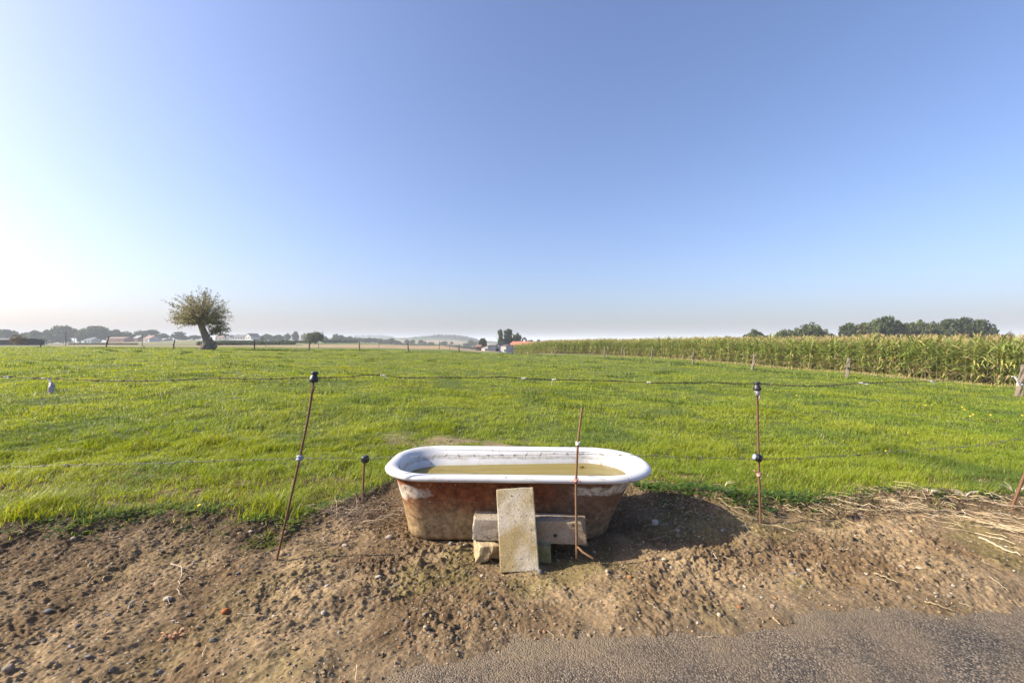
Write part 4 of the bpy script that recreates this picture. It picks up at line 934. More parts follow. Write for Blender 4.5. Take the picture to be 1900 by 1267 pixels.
band('hedge', 'dark hedge wedge right of the big round bush', 'hedge', 600, 663, 250, 300, 2.2, 110, (.045, .064, .028), .35, 814)
band('hedge', 'low dark hedge at the far edge of the stubble below the wooded hill', 'hedge', 742, 890, 430, 400, 2.6, 160, (.040, .056, .026), .5, 815)
band('hedge', 'dark field margin left of the white farmhouse', 'hedge', 128, 255, 180, 165, .5, 160, (.12, .115, .065), .2, 816)

# ---------------------------------------------------------------- the pollard willow
def willow():
    q = np.random.default_rng(91); D = 45.0; x, y, z = at(388, D); root = thing('willow_tree', 'leaning pollard willow with a thick trunk and a shock of thin branches', 'tree', (x, y, z))
    k = D / F; P = np.array([(-.35, 0, -.15), (-.18, 0, .25), (-.05, .02, .7), (-.28, .03, 1.25), (-.52, .03, 1.8), (-.72, .02, 2.25), (-.80, .0, 2.65)])
    rr = [.80, .66, .54, .42, .34, .30, .30]; n = 20; V = []
    for i, (p, r) in enumerate(zip(P, rr)):
        th = np.arange(n) * 2 * np.pi / n; rad = r * (1 + .16 * np.sin(3 * th + i * .5) + .09 * np.sin(7 * th + i) + .05 * q.normal(0, 1, n)); V.append(np.stack([p[0] + rad * np.cos(th), p[1] + rad * np.sin(th) * .85, np.full(n, p[2])], 1))
    V.append(P[-1] + np.stack([.25 * np.cos(th), .25 * np.sin(th), np.full(n, .22)], 1)); m = MB(); K = len(V)
    m.add(np.concatenate(V), [np.array([(i * n + j, i * n + (j + 1) % n, (i + 1) * n + (j + 1) % n, (i + 1) * n + j) for i in range(K - 1) for j in range(n)]), (np.arange(n) + (K - 1) * n)[None]])
    for b, c, r in (((.55, .0, .75), 0, .22), ((.32, -.2, 1.2), 0, .2), ((.75, -.1, .35), 0, .24), ((-.75, -.1, .5), 0, .15)):
        r *= .72; m.lathe([(r * .3, -r), (r * .9, -r * .5), (r, 0), (r * .8, r * .6), (r * .2, r)], b, (.3, -.3, 1), 9)
    link('trunk', m.mesh('trunk', [M['willowbark']], False), root)
    mb = MB(); LV = []; LC = []
    head = P[-1] + (0, 0, .12)
    for s in range(400):
        side = s >= 345                                    # sprouts low on the right of the trunk
        if side: o = np.array([.05 + q.normal(0, .1), q.normal(0, .1), 1.75 + q.uniform(-.3, .35)]); d = np.array([q.uniform(.5, 1.2), q.normal(0, .5), q.uniform(-.1, .8)]); L = q.uniform(.9, 2.0)
        else:
            o = head + q.normal(0, .16, 3) * (1, 1, .7); a = q.uniform(0, 6.28); el = math.asin(min(1, q.uniform(-.12, 1))); d = np.array([math.cos(a) * math.cos(el), math.sin(a) * math.cos(el), math.sin(el)])
            L = q.uniform(1.7, 2.75) + 1.5 * max(0, d[2]) * q.uniform(.4, 1); L *= 1 + .06 * -d[0]
        d /= np.linalg.norm(d); e = o + d * L * .55 + (0, 0, .10 * L); t = o + d * L + (0, 0, -.02 * L) + q.normal(0, .12, 3)
        mb.tube(np.array([o, e, t]), [.014, .009, .004], 3, cap=False); n_ = 22 if side else 36; u = q.random(n_) ** .62 * .86 + .14; p = (1 - u)[:, None] ** 2 * o + (2 * u * (1 - u))[:, None] * e + (u ** 2)[:, None] * t + q.normal(0, .07, (n_, 3))
        for pp in p: LV.append(leaf_quads(pp, np.array([.06, .06, .06]), 1, .072, q))
        LC.append(np.repeat(np.array([.225, .190, .090])[None] * q.uniform(.6, 1.35) * q.uniform(.7, 1.3, (n_, 1)) * np.array([1, 1.0 + .12 * q.random(), 1]), 4, 0))
    link('branches', mb.mesh('branches', [M['bark']]), root); V = np.concatenate(LV)
    link('crown', make_mesh('crown', V, [np.arange(len(V)).reshape(-1, 4)], np.concatenate(LC), False, [M['leaf']]), root)
willow()

# ---------------------------------------------------------------- maize
def maize_shape(seed):
    q = np.random.default_rng(seed); V, Fq, Cc = [], [], []; H = q.uniform(2.05, 2.25); off = 0
    def strip(P, W, col0, col1, side):
        nonlocal off; k = len(P); s = np.asarray(side)
        for i in range(k): V.extend([P[i] - s * W[i], P[i] + s * W[i]]); f = i / (k - 1); Cc.extend([col0 * (1 - f) + col1 * f] * 2)
        for i in range(k - 1): Fq.append((off + 2 * i, off + 2 * i + 1, off + 2 * i + 3, off + 2 * i + 2))
        off += 2 * k
    g = np.array([.165, .215, .048]); yl = np.array([.38, .35, .10]); tn = np.array([.36, .28, .14])
    for sd in ((1, 0, 0), (0, 1, 0)): strip([np.array([0, 0, 0.]), np.array([.01, 0, H * .5]), np.array([0, .01, H])], [.014, .012, .006], tn * .8, g, np.array(sd))
    az = q.uniform(0, 6.28)
    for i in range(19):
        u = i / 18; z = .10 + u * (H - .35); a = az + (i % 2) * math.pi + q.normal(0, .35); L = q.uniform(.55, .85) * (1 - .3 * abs(u - .5)); d = np.array([math.cos(a), math.sin(a), 0]); sd = np.array([-d[1], d[0], .25 * q.normal()])
        up = q.uniform(.6, 1.2); dr = q.uniform(.35, .95) * (1.25 - u * .7); P = [np.array([0, 0, z]) + d * L * t + np.array([0, 0, 1.0]) * (up * t - dr * t * t * 1.15) * L * 1.25 for t in (0, .3, .62, 1.0)]
        w_ = q.uniform(.032, .048); r = q.random(); c0 = g * q.uniform(.75, 1.35); c1 = c0 * 1.15 + yl * .10
        if r < .12 or (u < .15 and r < .45): c0, c1 = tn * q.uniform(.6, 1.0), tn * q.uniform(.8, 1.25)
        elif r < .26: c0, c1 = (g + yl) * .5, yl * q.uniform(.8, 1.2)
        strip(P, [w_ * .7, w_, w_ * .75, .004], c0, c1, sd)
    if q.random() < .8:
        a = q.uniform(0, 6.28); b = np.array([.03 * math.cos(a), .03 * math.sin(a), H * .45]); strip([b, b + (.03, .01, .12), b + (.05, .01, .24)], [.02, .03, .008], yl, tn, np.array([math.sin(a), -math.cos(a), 0]))
    leaf = (np.array(V), np.array(Fq), np.array(Cc)); V, Fq, Cc = [], [], []; off = 0
    for i in range(7):
        a = q.uniform(0, 6.28); s_ = q.uniform(.25, .9) if i else 0; L = q.uniform(.16, .28); d = np.array([math.cos(a) * s_, math.sin(a) * s_, 1.0]); b = np.array([0, 0.01, H - .02])
        strip([b, b + d * L * .6, b + d * L + (0, 0, -.04 * s_)], [.006, .011, .005], np.array([.34, .26, .12]), np.array([.42, .32, .17]), np.array([-math.sin(a), math.cos(a), .2]))
    return leaf, (np.array(V), np.array(Fq), np.array(Cc))
SHAPES = [maize_shape(900 + k) for k in range(9)]
MLEAF = [make_mesh('maize_plant', a[0], [a[1]], a[2], False, [M['maize']]) for a, b in SHAPES]
MTAS = [make_mesh('tassel', b[0], [b[1]], b[2], False, [M['dry']]) for a, b in SHAPES]
def build_maize():
    q = np.random.default_rng(33); seg = np.linalg.norm(np.diff(MZ, axis=0), axis=1); cum = np.concatenate([[0], np.cumsum(seg)]); PL = []
    for row in range(24):
        o = row * .75; s = np.arange(0, cum[-1], .17 if row < 8 else .34); s = s + q.normal(0, .03, len(s))
        x = np.interp(s, cum, MZ[:, 0]) + .9 * o + q.normal(0, .05, len(s)); y = np.interp(s, cum, MZ[:, 1]) + .45 * o + q.normal(0, .05, len(s)); PL.append(np.stack([x, y, np.full(len(s), row)], 1))
    for row in range(26):                                    # the far body of the field, seen only as tassels
        s = np.arange(0, cum[-1] + 10, .8); o = 18 + row * 2.2; x = np.interp(s, cum, MZ[:, 0]) + .9 * o + q.normal(0, .4, len(s)); y = np.interp(s, cum, MZ[:, 1]) + .45 * o + q.normal(0, .4, len(s)); PL.append(np.stack([x, y, np.full(len(s), 50)], 1))
    P = np.concatenate(PL); z = ground(P[:, 0], P[:, 1]); rot = q.uniform(0, 6.28, len(P)); sc = q.uniform(.85, 1.05, len(P)) * (1 + .05 * perlin(P[:, 0] * .4, P[:, 1] * .4, 950)); kind = q.integers(0, 9, len(P))
    far_ = P[:, 2] >= 50; sc[far_] *= q.uniform(.95, 1.04, far_.sum())
    inview = P[:, 0] / P[:, 1] < 1.215; key = P[:, 1] + P[:, 2] * 2.0 + np.where(inview, 0, 500); order = np.argsort(key); ind = order[:300]; rest = order[300:]
    for i in ind:
        o = link('maize_plant', MLEAF[kind[i]], None, (P[i, 0], P[i, 1], z[i]), rot[i]); o.scale = (sc[i],) * 3
        tag(o, 'tall green maize plant with dry tassel in the nearest rows of the field', 'maize', 'maize plants in the nearest rows'); link('tassel', MTAS[kind[i]], o)
    V, Fq, Cc = [], [], []; off = 0
    for k in range(9):
        a, b = SHAPES[k]; I = rest[kind[rest] == k]; v = np.concatenate([a[0], b[0]]); f = np.concatenate([a[1], b[1] + len(a[0])]); c = np.concatenate([a[2], b[2]])
        cr, sr = np.cos(rot[I])[:, None], np.sin(rot[I])[:, None]; X = (v[None, :, 0] * cr - v[None, :, 1] * sr) * sc[I][:, None] + P[I, 0][:, None]; Y = (v[None, :, 0] * sr + v[None, :, 1] * cr) * sc[I][:, None] + P[I, 1][:, None]; Z = v[None, :, 2] * sc[I][:, None] + z[I][:, None]
        V.append(np.stack([X, Y, Z], -1).reshape(-1, 3)); Fq.append((f[None] + (np.arange(len(I)) * len(v))[:, None, None]).reshape(-1, 4) + off); off += len(V[-1])
        Cc.append((c[None] * q.uniform(.8, 1.2, (len(I), 1, 1))).reshape(-1, 3))
    stuff('maize_field', make_mesh('maize_field', np.concatenate(V), [np.concatenate(Fq)], np.concatenate(Cc), False, [M['maize']]), 'tall maize field with tan tassels bordering the pasture on the right', 'maize')
build_maize()

# ---------------------------------------------------------------- buildings
for nm, col, sc in (('whitewall', (.46, .45, .43), 3), ('creamwall', (.62, .55, .42), 3), ('greywall', (.34, .34, .36), 3), ('brickwall', (.25, .11, .075), 4), ('darkboards', (.060, .055, .055), 2), ('slate', (.11, .105, .115), 2), ('greyroof', (.24, .24, .25), 2), ('brownroof', (.20, .12, .085), 2), ('orangeroof', (.38, .15, .08), 2)):
    M[nm] = simple(nm, col, .85, .18, sc, .2, 0, .02)
M['pane'] = simple('dark_glass', (.03, .035, .04), .12, .2, 3, 0)
def house(name, label, px0, px1, eave, ridge, D, depth, wall, roof, gable=False, wins=(), door=None, chim=None, lean=False, group=None, over=.25, base=None):
    """a building whose front runs from column px0 to px1 at depth D; rows of eave and ridge give its heights"""
    xc = ((px0 + px1) / 2 - 950) / F * D; hw = (px1 - px0) / F * D / 2; zb = min(gz(xc, D), gz(xc, D + depth)) - .3 if base is None else CZ - (base - 633.5) / F * D
    he = CZ - (eave - 633.5) / F * D - zb; hr = CZ - (ridge - 633.5) / F * D - zb
    root = thing(name, label, 'house' if name == 'house' else ('barn' if name == 'barn' else 'shed'), (xc, D, zb), group, R(-24) if wall == 'whitewall' and group != 'houses at the left skyline' or 'white farmhouse with a brown' in label or 'steep dark gable' in label else R(-8) * (name != 'barn')); m = MB(); d = depth
    if lean: V = [(-hw, 0, 0), (hw, 0, 0), (hw, d, 0), (-hw, d, 0), (-hw, 0, he), (hw, 0, hr), (hw, d, hr), (-hw, d, he)]; Fc = [(0, 1, 5, 4), (1, 2, 6, 5), (2, 3, 7, 6), (3, 0, 4, 7), (4, 5, 6, 7)]
    elif gable: V = [(-hw, 0, 0), (hw, 0, 0), (hw, d, 0), (-hw, d, 0), (-hw, 0, he), (hw, 0, he), (hw, d, he), (-hw, d, he), (0, 0, hr), (0, d, hr)]; Fc = [(0, 1, 5, 8, 4), (1, 2, 6, 5), (2, 3, 7, 9, 6), (3, 0, 4, 7)]
    else: V = [(-hw, 0, 0), (hw, 0, 0), (hw, d, 0), (-hw, d, 0), (-hw, 0, he), (hw, 0, he), (hw, d, he), (-hw, d, he), (-hw, d / 2, hr), (hw, d / 2, hr)]; Fc = [(0, 1, 5, 4), (1, 2, 6, 9, 5), (2, 3, 7, 6), (3, 0, 4, 8, 7)]
    m.poly(np.array(V, float), Fc); link('wall', m.mesh('wall', [M[wall]]), root)
    m = MB(); o = over; t = .18; dz_ = o * (hr - he) / (hw if gable else d / 2)
    def plate(a, b, c, e):
        lo = np.array([a, b, c, e], float) + (0, 0, .02); m.poly(np.concatenate([lo, lo + (0, 0, t)]), [(0, 3, 2, 1), (4, 5, 6, 7), (0, 1, 5, 4), (1, 2, 6, 5), (2, 3, 7, 6), (3, 0, 4, 7)])
    if lean: plate((-hw - .1, -.1, he - .02), (hw + .1, -.1, hr + .02), (hw + .1, d + .1, hr + .02), (-hw - .1, d + .1, he - .02))
    elif gable: plate((-hw - o, -o, he - dz_), (0, -o, hr), (0, d + o, hr), (-hw - o, d + o, he - dz_)); plate((0, -o, hr), (hw + o, -o, he - dz_), (hw + o, d + o, he - dz_), (0, d + o, hr))
    else: plate((-hw - o, -o, he - dz_), (hw + o, -o, he - dz_), (hw + o, d / 2, hr), (-hw - o, d / 2, hr)); plate((-hw - o, d / 2, hr), (hw + o, d / 2, hr), (hw + o, d + o, he - dz_), (-hw - o, d + o, he - dz_))
    rf = link('roof', m.mesh('roof', [M[roof]]), root)
    if chim is not None: m = MB(); m.box((0, 0, -.3), (.7, .6, 1.3)); m.box((0, 0, .41), (.82, .72, .12)); link('chimney', m.mesh('chimney', [M['brickwall' if wall != 'whitewall' else 'whitewall']]), rf, (chim * hw, d / 2, hr + .4))
    for u, v, ww, wh in wins:
        m = MB(); m.box((0, 0, 0), (ww + .2, .10, wh + .2)); wo_ = link('window', m.mesh('window', [M['whitewall']]), root, (u * hw, -.03, v * he)); m = MB(); m.box((0, -.06, 0), (ww, .06, wh)); link('pane', m.mesh('pane', [M['pane']]), wo_)
    if door is not None: m = MB(); m.box((0, 0, 0), (door[1], .12, door[2])); link('door', m.mesh('door', [M['darkboards']]), root, (door[0] * hw, -.03, door[2] / 2 + .3))
    return root
VH = 'houses at the left skyline'
house('barn', 'long low dark barn at the left edge beside a brownish tree', -30, 30, 631.5, 628.6, 116, 7, 'darkboards', 'slate', over=.15, group=VH)
house('house', 'low house with a dark red roof under the second tallest village tree', 194, 232, 628.5, 625.5, 372, 9, 'brickwall', 'brownroof', wins=((-.6, .55, 1, 1), (0, .55, 1, 1), (.5, .55, 1, 1)), group=VH)
house('house', 'house with pale roofs between the two tallest village trees', 154, 170, 630.5, 626, 372, 8, 'whitewall', 'greyroof', wins=((-.4, .5, 1, 1.2), (.4, .5, 1, 1.2)), group=VH)
house('house', 'house with a light grey roof just left of the white farmhouse', 246, 256, 627.5, 622.5, 385, 8, 'brickwall', 'greyroof', chim=.6, group=VH)
house('house', 'white farmhouse with a brown roof behind a thin pole', 260.5, 281, 628.8, 622.6, 345, 8, 'whitewall', 'brownroof', wins=((-.75, .5, 1, 1.3), (-.3, .5, 1, 1.3), (.5, .5, 1, 1.3)), door=(.1, 1.2, 2.1), chim=-.7, group=VH)
house('shed', 'long low shed with a pale roof right of the white farmhouse', 288, 304, 631, 628, 375, 8, 'greywall', 'greyroof', door=(.3, 3, 2.4), group=VH)
house('shed', 'tiny white shed between the lone round tree and the willow', 344.5, 352.5, 631.2, 630.2, 385, 6, 'whitewall', 'greyroof', door=(0, 1.5, 1), base=633.8, group=VH)
house('house', 'long house with a grey brown roof nearest the willow on its right', 398, 413, 627, 622.8, 440, 9, 'creamwall', 'brownroof', wins=((-.5, .5, 1, 1.2), (.4, .5, 1, 1.2)), base=630, group=VH)
house('house', 'gabled house with a grey roof, second right of the willow', 413, 429, 626.3, 621.8, 435, 9, 'greywall', 'slate', gable=True, wins=((-.3, .5, 1, 1.2), (.3, .5, 1, 1.2)), base=629.5, group=VH)
house('house', 'cream house with a dark roof left of the white gabled house', 430, 451, 626, 621.4, 430, 9, 'creamwall', 'slate', wins=((-.8, .5, 1, 1.4), (-.3, .5, 1, 1.4), (.2, .5, 1, 1.4), (.7, .5, 1, 1.4)), chim=-.5, base=629.5, group=VH)
house('house', 'white house with a steep dark gable, rightmost of the houses on the rise', 451.5, 468, 624.5, 618.6, 425, 10, 'whitewall', 'slate', gable=True, wins=((-.4, .5, 1.1, 1.4), (.35, .5, 1.1, 1.4)), chim=0, base=629.3, group=VH)
FH = 'farm buildings at the end of the pasture'
house('shed', 'small red brick shed left of the dark round farm tree', 881, 890.5, 644, 640.8, 145, 5, 'brickwall', 'brownroof', door=(.3, 1, 1.6), group=FH)
house('shed', 'white shed with a slanting roof line, leftmost white farm building', 892.5, 905.5, 646.6, 642.2, 131, 5, 'whitewall', 'greyroof', lean=True, door=(.5, .7, 1.0), group=FH)
house('shed', 'grey farm shed between the slanting white shed and the gable', 905.8, 917.5, 642.5, 640.8, 136, 8, 'greywall', 'slate', over=.1, door=(-.1, 1.0, 1.3), group=FH)
house('house', 'small house with a pointed white gable and dark roof', 918, 928.5, 644, 638.2, 139, 9, 'whitewall', 'slate', gable=True, wins=((.15, .62, .6, .8),), door=(-.4, 1.0, 1.0), group=FH)
house('shed', 'bright white flat block right of the pointed gable', 928.6, 939.5, 642.6, 641.2, 133, 6, 'whitewall', 'brownroof', over=.06, wins=((.65, .45, .5, .6),), group=FH)
house('house', 'white farmhouse with a long orange roof half hidden by the maize', 941.5, 987, 640.5, 634.4, 152, 9, 'whitewall', 'orangeroof', wins=((-.8, .6, .8, 1.1), (-.5, .6, .8, 1.1)), chim=.0, over=.2, group=FH)

# ---------------------------------------------------------------- loose things on the bare soil
def ico(sub=1):
    bm = bmesh.new(); bmesh.ops.create_icosphere(bm, subdivisions=sub, radius=1); v = np.array([x.co[:] for x in bm.verts]); f = np.array([[q.index for q in p.verts] for p in bm.faces]); bm.free(); return v, f
IV1, IF1 = ico(1); IV2, IF2 = ico(2)
def build_gravel():
    q = np.random.default_rng(41); n = 30000; x = q.uniform(-4.2, 4.6, n); y = q.uniform(1.35, 3.75, n)
    w_ = .30 + .6 * sstep(-.3, .5, fbm(x * 1.3, y * 1.3, 501, 3)) + .5 * np.exp(-((x + .9) / .5) ** 2 - ((y - 2.85) / .35) ** 2) + .5 * np.exp(-((x - 1.1) / .5) ** 2 - ((y - 2.8) / .35) ** 2); keep = (y < turf_edge(x) + .04) & (y > road_edge(x) - .10) & (q.random(n) < w_) & ~((np.abs(x - .05) < .72) & (np.abs(y - 2.94) < .30))
    x, y = x[keep], y[keep]; n = len(x); r = np.clip(np.exp(q.normal(-5.45, .45, n)), .0022, .011); z = surf(x, y) + r * .2
    S = r[:, None] * q.uniform(.55, 1.3, (n, 3)) * (1, 1, .75); a = q.uniform(0, 6.28, n); V = IV1[None] * (1 + .22 * q.normal(0, 1, (n, len(IV1), 1))) * S[:, None]
    c, s_ = np.cos(a)[:, None], np.sin(a)[:, None]; X = V[..., 0] * c - V[..., 1] * s_ + x[:, None]; Y = V[..., 0] * s_ + V[..., 1] * c + y[:, None]; Z = V[..., 2] + z[:, None]
    pal = np.array([(.19, .135, .078), (.26, .19, .115), (.13, .092, .055), (.20, .185, .165), (.12, .115, .115), (.33, .29, .23), (.25, .13, .065)]); ci = q.choice(7, n, p=[.33, .27, .18, .08, .05, .05, .04]); col = pal[ci] * q.uniform(.75, 1.25, (n, 1))
    F_ = (IF1[None] + (np.arange(n) * len(IV1))[:, None, None]).reshape(-1, 3)
    stuff('gravel', make_mesh('gravel', np.stack([X, Y, Z], -1).reshape(-1, 3), [F_], np.repeat(col, len(IV1), 0), False, [M['gravel']]), 'loose crumbs of soil and fine gravel over the bare strip', 'gravel')
build_gravel()
def ground_px(px, py):
    """the spot of the strip seen at a photograph pixel"""
    D = 2.4
    for _ in range(12): D = (CZ - dz((px - 950) / F * D, D)) * F / (py - 633.5)
    x = (px - 950) / F * D; return x, D, dz(x, D)
def stone(px, py, sx, sy, h, col, label, group=None, seed=0):
    q = np.random.default_rng(seed + int(px * 7 + py)); x, y, z = ground_px(px, py); v = IV2.copy(); v = v * (1 + .16 * fbm(v[:, 0] * 1.1 + seed, v[:, 1] * 1.1 + v[:, 2], 520 + seed % 40, 2))[:, None] ; v += .055 * q.normal(0, 1, v.shape)
    k = F / y; v = v * np.array([sx / k / 2, sy / k / 2 * 1.5, h / k / 2]) * .85; v[:, 2] = np.minimum(v[:, 2], h / k * .38); me = make_mesh('stone', v, [IF2], np.broadcast_to(np.array(col) * np.array([.66, .60, .52]), v.shape), False, [M['gravel']])
    o = link('stone', me, None, (x, y, z + h / k * .12), q.uniform(-.5, .5)); o.rotation_euler[0] = q.uniform(-.15, .15); tag(o, label, 'stone', group)
for k, a in enumerate([(1216, 971, 14, 9, 15, (.62, .62, .64), 'whitish lump of stone in the shadow right of the tub'), (311, 1111, 17, 11, 10, (.62, .56, .48), 'flat pale stone below the bent dry stalk'), (418, 1135, 15, 10, 13, (.46, .17, .07), 'orange brick chip on the soil at left'),
   (145, 1163, 13, 8, 11, (.13, .13, .145), 'rounded dark grey pebble on the soil at left'), (15, 1247, 26, 13, 17, (.26, .23, .20), 'large grey brown stone in the lower left corner'), (89, 1133, 18, 8, 8, (.22, .23, .26), 'flat bluish stone at far left'), (300, 1021, 8, 6, 7, (.40, .38, .35), 'small grey stone left of the leaning rod shadow'),
   (136, 1001, 10, 6, 8, (.50, .46, .41), 'pale round stone under the turf edge at left'), (394, 1187, 15, 7, 7, (.16, .17, .19), 'dark slate chip right of the withered brown leaves'), (364, 1195, 12, 7, 8, (.40, .30, .19), 'tan pebble beside the dark slate chip'), (1002, 1061, 12, 7, 12, (.20, .21, .24), 'bluish upright stone chip in front of the leaning slab'),
   (895, 1069, 9, 6, 8, (.55, .50, .42), 'pale pebble in front of the broken block'), (607, 1088, 12, 8, 8, (.46, .45, .44), 'pale grey pebble left of the tub front, upper one'), (600, 1137, 11, 8, 8, (.48, .47, .46), 'pale grey pebble left of the tub front, lower one'), (702, 1070, 13, 6, 6, (.55, .55, .55), 'flat light stone below the left end of the tub'),
   (1010, 1172, 8, 6, 6, (.36, .22, .11), 'small brown pebble low in front of the slab'), (1232, 1038, 11, 6, 8, (.60, .57, .50), 'white pebble just outside the tub shadow'), (1126, 1062, 8, 6, 7, (.48, .45, .40), 'small pale pebble right of the rod foot'), (1168, 1070, 12, 7, 8, (.42, .22, .09), 'orange brown pebble below the tub shadow'),
   (1692, 986, 11, 5, 5, (.58, .53, .44), 'flat cream stone near the straw on the right'), (1502, 1058, 13, 6, 6, (.60, .56, .48), 'long pale stone chip, left of two near the road'), (1607, 1065, 9, 5, 5, (.58, .54, .46), 'pale stone chip between the two chips near the road'), (1706, 1055, 14, 5, 5, (.60, .56, .48), 'slanting pale stone chip nearest the straw'),
   (1372, 1127, 12, 8, 9, (.33, .17, .09), 'reddish brown clod stone near the road edge'), (1630, 1138, 14, 8, 9, (.30, .26, .20), 'grey brown stone lying on the road edge'), (1334, 1141, 9, 8, 9, (.52, .47, .38), 'pale pebble close to the road edge'), (640, 1012, 14, 7, 7, (.42, .40, .38), 'grey pebble left of the dead stems'), (722, 997, 15, 8, 9, (.46, .44, .41), 'pale stone at the foot of the dead stems'),
   (836, 1009, 10, 6, 9, (.36, .37, .39), 'bluish stone under the front edge of the tub'), (1197, 976, 7, 5, 7, (.30, .25, .19), 'brown pebble beside the whitish lump in the tub shadow'), (1340, 985, 6, 5, 6, (.62, .60, .56), 'small white pebble near the tip of the tub shadow'), (1258, 985, 10, 6, 8, (.42, .40, .37), 'grey pebble in the middle of the tub shadow'),
   (1258, 996, 8, 6, 8, (.32, .31, .29), 'darker pebble below the grey one in the tub shadow'), (1085, 1011, 16, 8, 8, (.33, .31, .28), 'grey stone beside the foot of the bare rod'), (630, 1174, 10, 7, 8, (.34, .30, .26), 'brown grey pebble in the lower middle left')]): stone(*a[:7], None, k)
q = np.random.default_rng(61)
for k in range(48):
    px = q.uniform(20, 1880); py = q.uniform(985, 1230) if px < 1000 else q.uniform(960, 1110); x, y, _ = ground_px(px, py)
    if y < road_edge(np.array([x]))[0] + .05 or y > turf_edge(np.array([x]))[0] - .03 or (abs(x - .05) < .75 and y > 2.4): continue
    s_ = q.uniform(4, 9); g = q.uniform(.16, .34); stone(px, py, s_ * 1.3, s_ * .8, s_ * .8, (g, g * .88, g * .74), 'small dull pebble lying loose on the bare soil', 'small pebbles on the bare soil', k + 100)

def stalk_mesh(pts, r, m=None, col=(.50, .40, .25), nseg=4):
    m = m or MB(); m.tube(np.array(pts, float), r, nseg, 0, col); return m
M['straw'] = attr_plain('straw', .75)
def laid(px_list, lift=.012):
    P = []
    for px, py in px_list: x, y, z = ground_px(px, py); P.append((x, y, z + lift))
    return np.array(P)
def twig(label, px_list, r, col, lift=.012, cat='stalk'):
    P = laid(px_list, lift); o = P[0].copy(); m = stalk_mesh(bend(P - o, 14) + rng.normal(0, r * .5, (14, 3)), np.linspace(r, r * .6, 14) * .8, None, np.array(col) * .6, 6); tag(link('dry_stalk', m.mesh('dry_stalk', [M['straw']], True), None, o), label, cat, 'single dry stalks on the soil')
twig('bent pale dry stalk lying upright on the soil at left', [(318, 1054), (340, 1056), (334, 1085), (329, 1102), (338, 1113)], .0045, (.52, .42, .30), .02)
twig('thin straight dry stalk right of the orange brick chip', [(440, 1142), (462, 1143), (475, 1150)], .0025, (.42, .36, .28))
twig('short pale stalk above the withered leaves at left', [(320, 1155), (327, 1159), (333, 1160)], .003, (.60, .52, .42))
twig('straight dry stalk lying across the road edge at far right', [(1718, 1127), (1745, 1133), (1770, 1140)], .0055, (.45, .33, .19))
twig('short dry stalk on the road edge in the middle right', [(1298, 1186), (1320, 1187), (1343, 1189)], .0045, (.44, .34, .22))
twig('slanting pale stalk above the road at right', [(1836, 1074), (1855, 1086), (1873, 1098)], .0035, (.52, .42, .28))
twig('tan stalk with a ragged end lying before the straw', [(1622, 1066), (1645, 1076), (1668, 1086)], .0045, (.55, .44, .28))
twig('thick cream stalk at the lower right end of the straw', [(1818, 1000), (1850, 1014), (1893, 1032)], .0075, (.72, .60, .42))
twig('thin stem lying beyond the tub shadow towards the right rod', [(1325, 925), (1360, 943), (1400, 966)], .003, (.50, .40, .26))
twig('short curled brown stalk near the road, left of the reddish clod', [(1434, 1150), (1443, 1158), (1447, 1163)], .005, (.55, .40, .22))
twig('thin dry stem low in front of the bare rod', [(1200, 1116), (1222, 1135), (1240, 1147)], .0028, (.42, .34, .22))
def curl_leaves():
    q = np.random.default_rng(5); x, y, z = ground_px(327, 1180); m = MB()
    for k in range(26):
        a = q.uniform(0, 6.28); L = q.uniform(.012, .03); b = q.normal(0, .022, 3) * (1.2, 1, .3) + (0, 0, .012); d = np.array([math.cos(a), math.sin(a), q.uniform(-.1, .5)]) * L; ribbon(m, [b, b + d * .5 + (0, 0, .006), b + d], q.uniform(.008, .016), q.uniform(0, 2))
    me = m.mesh('withered_leaves', [simple('withered_leaf', (.33, .17, .085), .8, .4, 60)]); tag(link('withered_leaves', me, None, (x, y, z)), 'small heap of withered reddish brown leaves on the soil', 'dead leaves')
curl_leaves()
